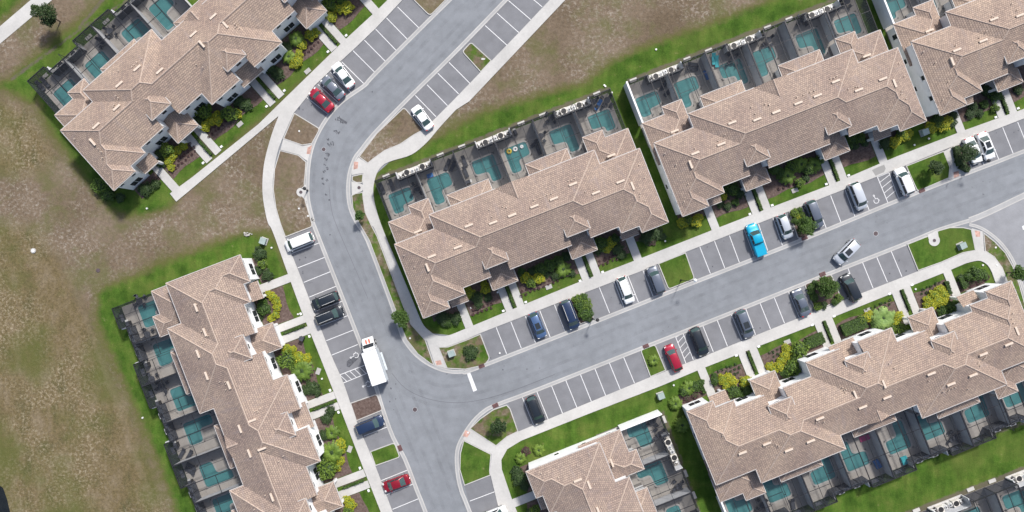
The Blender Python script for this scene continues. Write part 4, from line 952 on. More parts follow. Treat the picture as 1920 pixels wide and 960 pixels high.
for key, R in ROWS.items():
    kind = R.kind; Wd = R.W; bs = BOUND(kind); nm, endn = NAMES[key]
    for i in range(kind):
        u0, u1 = bs[i], bs[i+1]; uc = (u0+u1)/2; wc = R.w(uc, 8)
        if not frame_vis(*wc, 4): continue
        sp = unit_spec(kind, i); al = unit_alcove(kind, i); where = f'behind the {nm} row, {ORD[i]} from its {endn}'
        O = (R.w(uc, 8)[0], R.w(uc, 8)[1], 0)
        def mk(nme, lab, cat, grp): 
            t_ = thing(nme, lab, cat, O, R.ang, grp); t_.scale = (R.s, R.s, 1); return t_
        # deck ------------------------------------------------
        x0 = sp['x0']; xw = 4.0; vt = 8.65
        if sp['leg'] == 'L': L_ = [(x0, vt), (x0+xw, vt), (x0+xw, 6.3), (x0+1.75, 6.1), (x0+1.75, sp['vlow']), (x0, sp['vlow'])]
        else: L_ = [(x0, vt), (x0, 6.3), (x0+xw-1.75, 6.1), (x0+xw-1.75, sp['vlow']), (x0+xw, sp['vlow']), (x0+xw, vt)]
        ar = sum(L_[q][0]*L_[(q+1) % 6][1]-L_[(q+1) % 6][0]*L_[q][1] for q in range(6))
        if ar < 0: L_ = L_[::-1]
        pool = [(x-uc, y-8) for x, y in chamfer(L_, .55)]
        holes = [rect(min(p[0] for p in L_)-.25, max(p[0] for p in L_)+.25, 6.0, vt+.25)]
        lx = (x0, x0+1.75) if sp['leg'] == 'L' else (x0+xw-1.75, x0+xw)
        holes.append(rect(lx[0]-.25, lx[1]+.25, sp['vlow']-.25, 6.0))
        dk = thing('pool_deck', '', '', O, R.ang); del dk['label']; del dk['category']; dk['kind'] = 'structure'; dk.scale = (R.s, R.s, 1)
        def slabs():
            out = []; us = [u0]+[a for a, b_, v in sp['st'][1:]]+[u1]
            vs_ = [2.0, 4.4, 6.0, 8.9, VB]
            for (a, b_, vm) in sp['st']:
                a = max(a, u0); b_ = min(b_, u1)
                nn = max(1, round((b_-a)/2.6))
                for q in range(nn):
                    ua, ub = a+(b_-a)*q/nn, a+(b_-a)*(q+1)/nn
                    vv = [vm-.6]+[v for v in (4.4, 6.6, 8.95) if v > vm+.5]+[VB]
                    for c, d_ in zip(vv[:-1], vv[1:]):
                        pcs = [rect(ua+.015-uc, ub-.015-uc, c+.015-8, d_-.015-8)]
                        for h_ in holes: pcs = subtract_poly(pcs, [(x-uc, y-8) for x, y in h_])
                        if pcs: 
                            m2 = MB()
                            for pc in pcs: m2.prism(pc, .03, .10)
                            out.append(m2.mesh('deck_slab', 'deck'))
            base = MB(); base.add([(x-uc, y-8, .03) for x, y in rect(u0, u1, 0, VB)], [(0, 1, 2, 3)])
            return out, base.mesh('bed', 'joint')
        sl, base = cached(('deck', kind, i), slabs)
        link('bed', base, dk)
        for me in sl: link('deck_slab', me, dk)
        # pool ------------------------------------------------
        t_ = mk('swimming_pool', 'angled teal swimming pool '+where, 'swimming pool', 'swimming pools behind the houses')
        def poolm():
            n = len(pool); ar_ = Vector
            cen = None; outer = []
            for q in range(n):
                a = Vector(pool[q-1]); p = Vector(pool[q]); c = Vector(pool[(q+1) % n]); d0 = (p-a).normalized(); d1 = (c-p).normalized()
                bis = Vector((d0.y+d1.y, -d0.x-d1.x)).normalized(); outer.append(tuple(p+bis*.30))
            cp = MB(); cp.add([(x, y, .13) for x, y in outer]+[(x, y, .13) for x, y in pool]+[(x, y, .0) for x, y in outer]+[(x, y, .0) for x, y in pool],
                [(q, (q+1) % n, n+(q+1) % n, n+q) for q in range(n)]+[(2*n+q, 2*n+(q+1) % n, (q+1) % n, q) for q in range(n)]+[(n+q, n+(q+1) % n, 3*n+(q+1) % n, 3*n+q) for q in range(n)])
            wt = MB().poly(pool, .05); s = -1 if sp['leg'] == 'L' else 1
            xx = (x0+xw-.2 if sp['leg'] == 'L' else x0+.2)-uc
            stp = MB().poly([(xx, vt-8-.1), (xx, vt-8-1.0), (xx+s*.35, vt-8-.75), (xx+s*.75, vt-8-.38), (xx+s*1.0, vt-8-.1)], .056)
            lx_ = [(x-uc) for x in lx]; vl_ = sp['vlow']-8
            stp2 = MB().poly([(lx_[0]+.2, vl_+.12), (lx_[1]-.2, vl_+.12), (lx_[1]-.2, vl_+.6), (lx_[0]+.2, vl_+.6)], .056)
            return cp.mesh('coping', 'concrete_old'), wt.mesh('water', 'water'), stp.mesh('step', 'pool_step'), stp2.mesh('step', 'pool_step')
        cp, wt, s1, s2 = cached(('pool', kind, i), poolm)
        link('coping', cp, t_); link('water', wt, t_); link('step', s1, t_); link('step', s2, t_)
        # screen enclosure -------------------------------------
        t_ = mk('screen_enclosure', 'dark framed pool screen cage '+where, 'pool screen', 'screened pool cages')
        def enc():
            out = []
            def vmax(u): return 10.05 if al[0]-.01 < u < al[1]+.01 else VB
            cuts = sorted({u0, u1}|{max(a, u0) for a, b_, v in sp['st']}|{x for x in al if u0+.2 < x < u1-.2})
            # add intermediate rafters where spans are wide
            full = []
            for a, b_ in zip(cuts[:-1], cuts[1:]):
                nn = max(1, round((b_-a)/1.9)); full += [a+(b_-a)*q/nn for q in range(nn)]
            full.append(u1)
            def vlow(u):
                for a, b_, v in sp['st']:
                    if a-.001 <= u <= b_+.001: return v
                return 4
            for q, (a, b_) in enumerate(zip(full[:-1], full[1:])):
                if b_-a < .12: continue
                mid = (a+b_)/2; lo = vlow(mid); hi = vmax(mid)
                m2 = MB(); vm_ = (lo+hi)/2
                for (c, d_) in ((lo, vm_), (vm_, hi)):
                    m2 = MB(); m2.add([(x-uc, y-8, ZT) for x, y in rect(a+.03, b_-.03, c+.03, d_-.03)], [(0, 1, 2, 3)]); out.append(('screen_panel', m2.mesh('screen_panel', 'screen')))
                m2 = MB(); m2.box(a-uc, b_-uc, vm_-8-.03, vm_-8+.03, ZT-.06, ZT+.035); out.append(('beam', m2.mesh('beam', 'frame_bronze')))
                m2 = MB(); m2.box(a-uc, b_-uc, hi-8-.05, hi-8+.05, ZT-.12, ZT+.05); out.append(('beam', m2.mesh('beam', 'frame_bronze')))
                m2 = MB(); m2.box(a-uc, b_-uc, lo-8-.02, lo-8+.08, ZT-.10, ZT+.20 if False else ZT+.045); out.append(('beam', m2.mesh('beam', 'frame_bronze')))
                m2 = MB(); m2.add([(a-uc, hi-8, .12), (b_-uc, hi-8, .12), (b_-uc, hi-8, ZT-.12), (a-uc, hi-8, ZT-.12)], [(0, 1, 2, 3)]); out.append(('screen_wall', m2.mesh('screen_wall', 'screen_wall')))
            for q, a in enumerate(full):
                hi = max(vmax(a-.05) if a > u0 else 0, vmax(a+.05) if a < u1 else 0); lo = min(vlow(a-.05) if a > u0 else 99, vlow(a+.05) if a < u1 else 99)
                a2 = a+(.04 if q == 0 else (-.04 if q == len(full)-1 else 0))
                m2 = MB(); m2.box(a2-uc-.03, a2-uc+.03, lo-8, hi-8, ZT-.06, ZT+.06); out.append(('rafter', m2.mesh('rafter', 'frame_bronze')))
                m2 = MB(); m2.box(a2-uc-.035, a2-uc+.035, hi-8-.07, hi-8, .1, ZT-.1); out.append(('post', m2.mesh('post', 'frame_bronze')))
            # alcove return
            for x in al:
                if u0+.2 < x < u1-.2:
                    m2 = MB(); m2.add([(x-uc, 10.05-8, .12), (x-uc, VB-8, .12), (x-uc, VB-8, ZT-.1), (x-uc, 10.05-8, ZT-.1)], [(0, 1, 2, 3)]); out.append(('screen_wall', m2.mesh('screen_wall', 'screen_wall')))
            return out
        for n2, me in cached(('enc', kind, i), enc): link(n2, me, t_)
        # end screens
        for e_, (cond, uu) in enumerate(((i == 0, bs[0]), (i == kind-1, bs[-1]))):
            if cond and not ENCLOSED_LEFT_WALL[key][e_]:
                for q in range(3):
                    y0 = 4.0+q*2.4; m2 = MB(); m2.add([(uu-uc, y0-8, .12), (uu-uc, y0+2.4-8, .12), (uu-uc, y0+2.4-8, ZT-.08), (uu-uc, y0-8, ZT-.08)], [(0, 1, 2, 3)]); m2.build('screen_wall', 'screen_wall', t_)
                    m2 = MB(); m2.box(uu-uc-.035, uu-uc+.035, y0-8-.035, y0-8+.035, .1, ZT-.07); m2.build('post', 'frame_bronze', t_)
            elif cond:
                ww = thing('yard_wall', f'tall pale pool yard wall at the {endn} of the {nm} row' if e_ == 0 else f'tall pale pool yard wall at the far end of the {nm} row', 'wall', (*R.w(uu-(.1 if e_ == 0 else -.1), 7.7), 0), R.ang, 'yard walls')
                MB().box(-.1, .1, -3.65, 3.65, 0, 2.95).build('wall_body', 'wall', ww); MB().box(-.14, .14, -3.7, 3.7, 2.95, 3.03).build('wall_cap', 'white_trim', ww)
        # divider --------------------------------------------
        if i < kind-1:
            ub = bs[i+1]; vtop = 10.05 if i % 2 == 0 else 11.15
            lo = sp['st'][-1][2]
            ww = thing('dividing_wall', f'grey wall between {ORD[i]} and {ORD[i+1]} pool yards, {nm} row, from its {endn}', 'wall', (*R.w(ub, lo), 0), R.ang, 'walls between pool yards')
            def dv():
                L = vtop-lo-.02; return MB().box(-.08, .08, .12, L, 0, 2.8).mesh('wall_body', 'wall_yard'), MB().box(-.11, .11, .12, L, 2.8, 2.97).mesh('wall_cap', 'frame_bronze')
            a, c = cached(('div', kind, i), dv); link('wall_body', a, ww); link('wall_cap', c, ww)
        # landing slab outside the screen door
        slu = {0: 2.1, 1: 12.0, 2: 15.95, 3: 26.3}[min(i, kind-1-i)]; slu = slu if i < kind/2 else Wd-slu
        if kind == 6 and i in (2, 3): slu = 15.95 if i == 2 else Wd-15.95
        x, y = R.w(slu, 11.72); o = MB().box(-.62, .62, -.28, .28, 0, .10).mesh('landing_slab', 'concrete'); o = link('landing_slab', cached('slab', lambda: MB().box(-.62, .62, -.3, .3, 0, .12).mesh('landing_slab', 'concrete'))); o.location = (x, y, 0); o.rotation_euler = (0, 0, R.ang)
        tag(o, f'white landing slab {where}', 'slab', 'landing slabs behind the pool cages')
# ------------------------------------------------------------------ equipment alcoves
simple('casing_tan', (.66, .63, .58), .6, 0, .1)
def ac_proto():
    t_ = thing('air_conditioner', 'tmp', 'air conditioner', (0, 0, 0))
    MB().box(-.52, .52, -.52, .52, .1, .92).build('casing', 'casing_tan', t_); g = MB().cyl((0, 0, .92), .46, .04, 18).build('fan_grille', 'black', t_)
    mb = MB()
    for k in range(5):
        a = k*2*math.pi/5; mb.add([(.06*math.cos(a), .06*math.sin(a), .965), (.32*math.cos(a), .32*math.sin(a), .965), (.30*math.cos(a+.5), .30*math.sin(a+.5), .975), (.06*math.cos(a+.8), .06*math.sin(a+.8), .975)], [(0, 1, 2, 3)])
    mb.cyl((0, 0, .96), .09, .03, 8).build('fan_blades', 'black', g)
    return t_
def heater_proto():
    t_ = thing('pool_heater', 'tmp', 'pool heater', (0, 0, 0))
    MB().box(-.33, .33, -.33, .33, .1, .8).build('casing', 'metal_light', t_); g = MB().cyl((0, 0, .8), .30, .12, 16, .24).build('fan_cowl', 'metal_grey', t_)
    MB().cyl((0, 0, .92), .12, .02, 10).build('fan_hub', 'black', g); return t_
def filter_proto():
    t_ = thing('pool_pump', 'tmp', 'pool pump', (0, 0, 0))
    MB().cyl((-.15, .1, .1), .2, .8, 12, .16).build('filter_tank', 'metal_light', t_); MB().cyl((.2, -.15, .1), .12, .4, 10).build('pump', 'black', t_)
    mb = MB(); mb.tube([(-.15, .1, .9), (-.15, -.3, .9), (.2, -.3, .75), (.2, -.15, .4)], .035); mb.tube([(-.35, .3, .1), (-.35, .3, .7), (.35, .3, .7), (.35, .1, .3)], .035); mb.build('pipe', 'white_trim', t_)
    return t_
PROTO = [ac_proto(), heater_proto(), filter_proto()]; used = [False]*3
rs = random.Random(11)
for key, R in ROWS.items():
    kind = R.kind; bs = BOUND(kind); nm, endn = NAMES[key]; n = 0
    for i in range(1, kind, 2):
        c = bs[i]; wc = R.w(c, 10.8)
        if not frame_vis(*wc, 3): continue
        n += 1; where = f'on the {ORD[i//2]} pad from the {endn}, {nm} row'
        t_ = thing('equipment_pad', f'pale walled equipment pad behind the {nm} row, {ORD[i//2]} from its {endn}', 'equipment pad', (*wc, 0), R.ang, 'equipment pads'); t_.scale = (R.s, R.s, 1)
        def padm():
            return [('slab', MB().box(-3.1, 3.1, -.62, .72, 0, .10).mesh('slab', 'concrete')), ('back_wall', MB().box(-3.12, 3.12, -.74, -.63, 0, 1.9).mesh('back_wall', 'wall_yard')), ('end_wall', MB().box(-3.15, -2.98, -.62, .65, 0, 1.9).mesh('end_wall', 'wall_yard')), ('end_wall', MB().box(2.98, 3.15, -.62, .65, 0, 1.9).mesh('end_wall', 'wall_yard'))]
        for n2, me in cached('padm', padm): link(n2, me, t_)
        for (du, kk) in ((-2.45, 2), (-1.45, 0), (-.5, 1), (.35, 1), (1.35, 0), (2.35, 2)):
            p = PROTO[kk]
            if used[kk]: p = copy_tree(p)
            used[kk] = True
            p.location = (*R.w(c+du, 10.82+rs.uniform(-.06, .1)), 0); p.rotation_euler = (0, 0, R.ang+rs.uniform(-.05, .05))
            side = 'left' if du < 0 else 'right'
            lab = {0: f'boxy {side} air conditioner '+where, 1: f'{side} round pool heater '+where, 2: f'{side} end pool pump '+where}[kk]
            tag(p, lab, ['air conditioner', 'pool heater', 'pool pump'][kk], ['air conditioners', 'pool heaters', 'pool pumps'][kk])
# ------------------------------------------------------------------ front yards
for key, R in ROWS.items():
    kind = R.kind; Wd = R.W; a = R.ang
    wk = [(5.2, 6.62), (12.68, 13.97), (14.7, 16.02)]+([(27.0, 28.25), (28.95, 30.22)] if kind == 8 else [])
    wk = wk+[(Wd-b_, Wd-a_) for a_, b_ in wk[:3]]
    for k, (x0, x1) in enumerate(wk):
        c = R.w((x0+x1)/2, -15)
        if not frame_vis(*c, 2): continue
        v1 = -10.95 if not (x0 > 20 and kind == 8 and x1 < 35) else -10.95
        if x0 < 6 or x1 > Wd-6: v1 = -11.25
        MB().prism([R.w(x0, -17.35), R.w(x1, -17.35), R.w(x1, v1), R.w(x0, v1)], -.02, .114).build('walkway', 'concrete', kind='structure')
    beds = [(.6, 5.1, -14.4, -12.5), (6.72, 12.58, -15.5, -10.3), (14.05, 14.62, -16.9, -13.0)]
    beds += [(Wd-b_, Wd-a_, c, d_) for a_, b_, c, d_ in beds]
    beds += [(16.12, Wd-16.12, -15.5, -10.3)] if kind == 6 else [(16.12, 26.9, -15.5, -10.3), (30.3, Wd-16.12, -15.5, -10.3), (28.33, 28.87, -16.9, -13.3)]
    for (x0, x1, v0, v1) in beds:
        c = R.w((x0+x1)/2, v0)
        if not frame_vis(*c, 6) or key == 'H': continue
        pts = []
        nn = max(2, int((x1-x0)/1.2)); ph = rs.uniform(0, 6)
        for q in range(nn+1):
            u = x0+(x1-x0)*q/nn; pts.append(R.w(u, v0+(.22*math.sin(q*1.3+ph) if x1-x0 > 2 else 0)))
        pts += [R.w(x1, v1), R.w(x0, v1)]
        MB().prism(pts, -.02, .035).build('planting_bed', 'mulch', kind='structure')
    # meter boxes by the walks
    for ku, u in enumerate(sorted([12.3, 16.4, Wd-12.3, Wd-16.4]+([26.6, 30.6] if kind == 8 else []))):
        c = R.w(u, -16.9)
        if frame_vis(*c, 0) and key != 'H':
            o = link('meter_cover', cached('meter', lambda: MB().box(-.22, .22, -.17, .17, 0, .14).mesh('meter_cover', 'white_trim'))); o.location = (*c, 0); o.rotation_euler = (0, 0, a)
            tag(o, f'white meter cover beside a walkway, {ORD[ku]} from the {NAMES[key][1]}, {NAMES[key][0]} row', 'meter cover', 'white meter covers')
for (px, py, an, lab) in ((577, 133.5, 40, 'upper one of the top left row'), (450, 233, 40, 'lower one of the top left row'), (597, 696, 70, 'upper one of the lower left row'), (656, 842, 70, 'lower one of the lower left row'), (1029, 538, 21, 'in front of the middle row'), (1490, 357, 21, 'in front of the upper right row'), (1476, 641, 21, 'above the lime shrubs, lower right'), (1626, 582, 21, 'above the fan palm, lower right')):
    c = P(px, py); o = link('ground_box', cached('gbox', lambda: MB().box(-.55, .55, -.36, .36, 0, .10).mesh('ground_box', 'concrete_old'))); o.location = (*c, 0); o.rotation_euler = (0, 0, math.radians(an))
    tag(o, 'flat concrete box lid in the front lawn, '+lab, 'ground box', 'flat box lids in the front lawns')
# ------------------------------------------------------------------ vegetation
def leafball(seed, n, rx, rz, leaf, zc, shell=.55, mb=None, cx=0, cy=0, box=None):
    r = random.Random(seed); mb = mb or MB()
    for k in range(n):
        if box:
            x, y, z = r.uniform(-box[0], box[0]), r.uniform(-box[1], box[1]), r.uniform(0, 1)**.5*box[2]
            if r.random() < .55: z = box[2]+r.uniform(-.08, .08)
        else:
            d_ = Vector((r.gauss(0, 1), r.gauss(0, 1), r.gauss(0, 1))).normalized(); rr = shell+(1-shell)*r.random()**.5
            lump = 1+.18*math.sin(d_.x*5+seed)+.15*math.sin(d_.y*6+seed*2)
            x, y, z = cx+d_.x*rx*rr*lump, cy+d_.y*rx*rr*lump, zc+d_.z*rz*rr
            if z < .03: z = .03+r.random()*.1
        a = Vector((r.gauss(0, 1), r.gauss(0, 1), r.gauss(0, .5))).normalized()*leaf*r.uniform(.6, 1.2); b_ = a.cross(Vector((r.gauss(0, .5), r.gauss(0, .5), 1)).normalized())*.6
        c = Vector((x, y, z)); mb.add([c-a, c-b_, c+a, c+b_], [(0, 1, 2, 3)])
    return mb
def core(rx, rz, zc, seed=0):
    mb = MB(); r = random.Random(seed); n, m_ = 10, 6
    for j in range(m_+1):
        ph = -math.pi/2+math.pi*j/m_
        for i in range(n):
            k = r.uniform(.85, 1.05); th = 2*math.pi*i/n; mb.v.append((rx*k*math.cos(ph)*math.cos(th), rx*k*math.cos(ph)*math.sin(th), max(.02, zc+rz*k*math.sin(ph))))
    for j in range(m_):
        for i in range(n): mb.f.append((j*n+i, j*n+(i+1) % n, (j+1)*n+(i+1) % n, (j+1)*n+i))
    return mb
def palm_mesh(seed, nf, L, h, wid=.32):
    r = random.Random(seed); mb = MB()
    for k in range(nf):
        a = 2*math.pi*k/nf+r.uniform(-.15, .15); l = L*r.uniform(.75, 1.05); up = r.uniform(.25, .75); pr = None
        ca, sa = math.cos(a), math.sin(a); st = []
        for q in range(8):
            t_ = q/7; st.append(Vector((ca*l*t_, sa*l*t_, h+up*l*math.sin(t_*2.2)*.45-(t_**2)*l*.35)))
        for q in range(1, 8):
            p = st[q]; d_ = (st[q]-st[q-1]).normalized(); sd_ = Vector((-sa, ca, 0)); wq = wid*l*math.sin(min(1, q/7+.12)*math.pi*.9)+.08
            for s in (-1, 1):
                tip = p+sd_*s*wq+d_*.25*l*.3+Vector((0, 0, -.12*wq)); mb.add([p-d_*.09, p+d_*.05, tip], [(0, 1, 2)])
                p2 = p-d_*l/16; tip2 = p2+sd_*s*wq*.95+d_*.2*l*.3+Vector((0, 0, -.12*wq)); mb.add([p2-d_*.09, p2+d_*.05, tip2], [(0, 1, 2)])
    return mb
KM = {}
def plant_mesh(kind, var):
    key = (kind, var)
    if key in KM: return KM[key]
    s = var*7+3
    if kind in 'GDYMR':
        mat = {'G': 'leaf_green', 'D': 'leaf_dark', 'Y': 'leaf_yellow', 'M': 'leaf_lime', 'R': 'leaf_red'}[kind]
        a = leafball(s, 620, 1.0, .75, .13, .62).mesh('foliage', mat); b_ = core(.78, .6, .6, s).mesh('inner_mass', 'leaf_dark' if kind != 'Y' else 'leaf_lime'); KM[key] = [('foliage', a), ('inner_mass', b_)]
    elif kind == 'P':
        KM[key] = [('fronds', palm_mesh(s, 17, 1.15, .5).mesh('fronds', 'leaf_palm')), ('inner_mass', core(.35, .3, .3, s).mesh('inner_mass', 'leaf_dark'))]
    elif kind == 'F':
        KM[key] = [('fronds', palm_mesh(s, 26, 1.1, .55, .22).mesh('fronds', 'leaf_lime')), ('inner_mass', core(.5, .35, .35, s).mesh('inner_mass', 'leaf_dark'))]
    return KM[key]
KIND = {'G': ('green shrub', 'mid green rounded shrub'), 'D': ('dark shrub', 'dark green low shrub'), 'Y': ('yellow shrub', 'yellow green bushy shrub'), 'M': ('lime shrub', 'bright lime green shrub'), 'R': ('red shrub', 'dark reddish low shrub'), 'P': ('palm', 'pale green fan palm'), 'F': ('fern palm', 'lime green feathery palm')}
SHRUBS = [  # px, py, radius px, kind, height factor
 ('A', [(343,273,9,'Y'),(333,281,8,'Y'),(323,292,8,'Y'),(316,303,8,'Y'),(321,314,7,'Y'),(315,281,13,'M'),(300,287,11,'D'),(300,305,9,'D'),(385,238,9,'Y'),(397,227,9,'Y'),(383,208,15,'M'),(406,216,8,'Y'),(372,226,12,'D'),(386,233,9,'Y'),(408,226,9,'Y'),(433,212,14,'M'),(444,214,9,'Y'),(421,214,9,'M'),(461,195,12,'D'),(447,190,11,'D'),
        (555,72,14,'F'),(582,64,11,'Y'),(592,60,8,'Y'),(567,84,9,'Y'),(541,106,13,'F'),(557,116,11,'Y'),(560,101,8,'Y'),(549,122,7,'Y'),(520,138,12,'D'),(507,128,11,'D'),(536,88,11,'D'),(618,6,13,'M'),(651,13,12,'Y'),(636,17,10,'Y'),(622,32,10,'Y'),(640,3,9,'M'),(604,18,10,'D'),(188,347,15,'M'),(204,366,12,'G'),(225,371,9,'D'),(270,355,13,'D'),(290,345,9,'D')]),
 ('B', [(487,476,13,'D'),(492,495,9,'M'),(500,515,11,'D'),(484,508,9,'D'),(494,577,13,'G'),(486,592,9,'D'),(512,556,8,'Y'),(518,565,8,'Y'),(520,577,8,'Y'),(516,590,8,'Y'),(508,597,7,'Y'),(504,552,7,'Y'),(490,558,9,'G'),(537,653,9,'Y'),(537,675,17,'M'),(566,695,19,'F'),(560,672,13,'Y'),(574,672,9,'Y'),(550,690,9,'M'),(549,656,8,'Y'),(583,727,13,'D'),(570,732,10,'D'),(594,735,9,'D'),
        (611,786,10,'D'),(622,812,13,'F'),(607,817,10,'D'),(622,849,19,'F'),(638,832,10,'Y'),(640,845,8,'Y'),(638,864,8,'Y'),(614,880,19,'M'),(632,876,8,'Y'),(605,862,11,'D'),(657,947,10,'Y'),(650,937,8,'Y'),(653,958,9,'M'),(620,771,9,'D')]),
 ('C', [(831,598,13,'D'),(852,597,12,'D'),(840,606,8,'G'),(880,551,10,'Y'),(877,543,7,'Y'),(910,543,9,'Y'),(908,533,7,'Y'),(893,558,12,'D'),(897,571,8,'D'),(915,558,8,'D'),(890,576,7,'R'),(986,521,11,'Y'),(1010,522,11,'Y'),(995,529,10,'M'),(979,510,8,'G'),(997,510,9,'D'),(1014,505,11,'G'),(1031,499,12,'G'),(1047,491,11,'G'),(1024,512,8,'D'),(1056,505,15,'F'),(1042,516,9,'D'),(1062,482,9,'D'),(1073,512,7,'D'),
        (1127,457,13,'G'),(1145,455,10,'Y'),(1138,466,9,'Y'),(1158,468,12,'D'),(1152,448,9,'G'),(1166,478,9,'D'),(1122,470,8,'D'),(1214,445,13,'D'),(1231,438,12,'D'),(1223,452,8,'R'),(1243,444,7,'D')]),
 ('D', [(1279,418,10,'Y'),(1290,413,9,'M'),(1304,416,11,'Y'),(1311,408,8,'Y'),(1356,368,8,'Y'),(1373,354,13,'G'),(1361,355,9,'D'),(1386,362,9,'D'),(1350,382,8,'D'),(1364,387,8,'D'),(1380,380,7,'G'),(1452,317,11,'G'),(1463,326,10,'G'),(1477,330,15,'F'),(1486,313,12,'M'),(1503,308,14,'F'),(1499,344,9,'M'),(1514,316,11,'G'),(1527,309,14,'F'),(1537,300,9,'M'),(1512,334,8,'D'),(1595,258,12,'G'),(1612,258,10,'M'),(1603,272,9,'D'),(1622,266,8,'D'),(1591,275,8,'G'),(1676,267,10,'Y'),(1685,260,8,'Y'),(1699,256,10,'Y'),(1661,268,11,'D'),(1688,249,9,'M'),(1706,250,7,'Y')]),
 ('E', [(1746,240,11,'Y'),(1757,233,9,'M'),(1770,233,12,'Y'),(1779,226,9,'Y'),(1758,224,11,'G'),(1786,229,9,'D'),(1789,217,8,'D'),(1866,180,11,'G'),(1866,203,8,'M'),(1850,168,10,'D'),(1838,212,8,'D'),(1820,214,9,'D'),(1826,200,9,'D'),(1845,196,8,'G'),(1910,168,9,'D')]),
 ('F', [(1292,728,13,'F'),(1282,735,9,'G'),(1303,724,10,'G'),(1303,741,9,'R'),(1290,747,8,'R'),(1314,717,7,'G'),(1315,731,7,'R'),(1341,714,8,'G'),(1339,705,6,'G'),(1355,712,10,'Y'),(1366,708,9,'Y'),(1374,716,9,'Y'),(1361,721,9,'Y'),(1396,717,10,'Y'),(1402,711,7,'Y'),(1377,734,12,'G'),(1400,735,11,'G'),(1388,741,9,'G'),
        (1443,687,8,'Y'),(1451,693,8,'Y'),(1461,687,10,'Y'),(1466,676,9,'Y'),(1473,666,9,'Y'),(1480,657,9,'Y'),(1474,652,8,'Y'),(1498,655,16,'M'),(1486,690,15,'M'),(1474,700,10,'G'),(1490,673,9,'M'),(1513,645,10,'G'),(1627,594,10,'Y'),(1616,600,9,'M'),(1635,588,7,'Y'),(1657,597,22,'P'),(1641,607,10,'G'),(1685,594,10,'Y'),(1679,605,9,'Y'),(1688,616,12,'M'),(1673,615,9,'M'),
        (1763,544,10,'Y'),(1752,553,11,'Y'),(1770,553,9,'Y'),(1741,561,9,'Y'),(1760,565,11,'Y'),(1749,571,10,'Y'),(1737,572,8,'Y'),(1771,564,9,'Y'),(1783,575,12,'G'),(1768,583,10,'G'),(1795,569,8,'G'),(1830,512,13,'G'),(1816,518,9,'G'),(1843,516,9,'G'),(1804,522,8,'D'),(1809,533,8,'D'),(1823,530,8,'R'),(1838,526,8,'R'),(1850,520,7,'R'),
        (1267,757,12,'F'),(1279,797,14,'F'),(1296,707,0,'G')]),
 ('G', [(976,860,10,'F'),(1010,844,11,'F'),(986,846,8,'R'),(974,898,14,'D'),(969,884,10,'D'),(983,912,9,'D'),(1003,956,9,'M'),(993,962,8,'D')]),
]
ISL = [(1489,399,8,'M'),(1499,394,6,'G'),(1497,407,5,'Y'),(1505,404,6,'M'),(1490,414,6,'G'),(1083,561,10,'M'),(1094,559,9,'G'),(1088,573,11,'G'),(1099,572,11,'M'),(1094,587,12,'G'),(1104,588,9,'G'),(1104,598,7,'D'),(1520,540,7,'G'),(1522,549,7,'G'),(1526,558,8,'G'),(1533,575,8,'M'),(1529,532,7,'G'),(1572,558,8,'M'),(1566,566,7,'G'),(1545,572,8,'D'),(1226,676,10,'F'),(1795,281,7,'G'),(1795,292,7,'D'),(1800,302,8,'D'),(1807,311,8,'D'),(1813,317,6,'D'),(883,662,14,'D')]
rs = random.Random(5)
def ordinal_labels(lst):
    cnt = {}; out = {}
    for i, (x, y, r, k) in sorted(enumerate(lst), key=lambda q: q[1][0]):
        cnt[k] = cnt.get(k, 0)+1; out[i] = cnt[k]
    return out
def put_shrub(px, py, r, k, lab, grp):
    v = rs.randrange(3); rad = r/PPM*1.0; hh = {'G': .95, 'D': .6, 'Y': .8, 'M': 1.0, 'R': .45, 'P': 1.1, 'F': 1.0}[k]
    nm_ = 'palm' if k in 'PF' else 'shrub'
    t_ = thing(nm_, lab, 'palm' if k in 'PF' else 'shrub', (*P(px, py, rad*.6), .03), rs.uniform(0, 6.28), grp); t_.scale = (rad, rad, rad*hh)
    for n2, me in plant_mesh(k, v): link(n2, me, t_)
for key, lst in SHRUBS:
    lst = [q for q in lst if q[2] > 0]; od = ordinal_labels(lst); nm = NAMES[key][0]
    for i, (px, py, r, k) in enumerate(lst):
        put_shrub(px, py, r, k, f'{KIND[k][1]}, {nm} row, {ordw(od[i])} of its colour from the left', 'shrubs in the front beds')
od = ordinal_labels(ISL)
for i, (px, py, r, k) in enumerate(ISL):
    put_shrub(px, py, r, k, f'{KIND[k][1]} on a parking island, {ordw(od[i])} of its colour from the left', 'shrubs on the parking islands')
# clipped hedges
def hedge(x0, y0, x1, y1, wd, h, lab, mat='leaf_green'):
    a = Vector(P(x0, y0)); b_ = Vector(P(x1, y1)); L = (b_-a).length; c = (a+b_)/2; ang = math.atan2((b_-a).y, (b_-a).x)
    t_ = thing('hedge', lab, 'hedge', (c.x, c.y, 0), ang, 'clipped hedges')
    leafball(int(x0), int(L*wd*150)+60, 1, 1, .10, 0, box=(L/2, wd/2, h)).build('foliage', mat, t_)
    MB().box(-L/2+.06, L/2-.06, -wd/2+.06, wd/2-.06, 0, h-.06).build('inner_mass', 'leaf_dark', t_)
hedge(1576, 620, 1620, 602, 2.1, .9, 'wide bright clipped hedge beside the double walkway, left of the fan palm')
hedge(1511, 643, 1541, 631, 1.9, .9, 'wide bright clipped hedge right of the round lime shrubs')
hedge(1797, 520, 1806, 541, .7, .7, 'narrow clipped hedge right of the last entry walkway of the lower right row')
hedge(1771, 527, 1779, 551, .7, .6, 'narrow clipped hedge left of the last entry walkway of the lower right row')
hedge(1290, 727, 1318, 715, .8, .6, 'low hedge around the first corner bed of the lower right row')
hedge(1309, 716, 1321, 737, .6, .6, 'low hedge left of the first entry walkway of the lower right row')
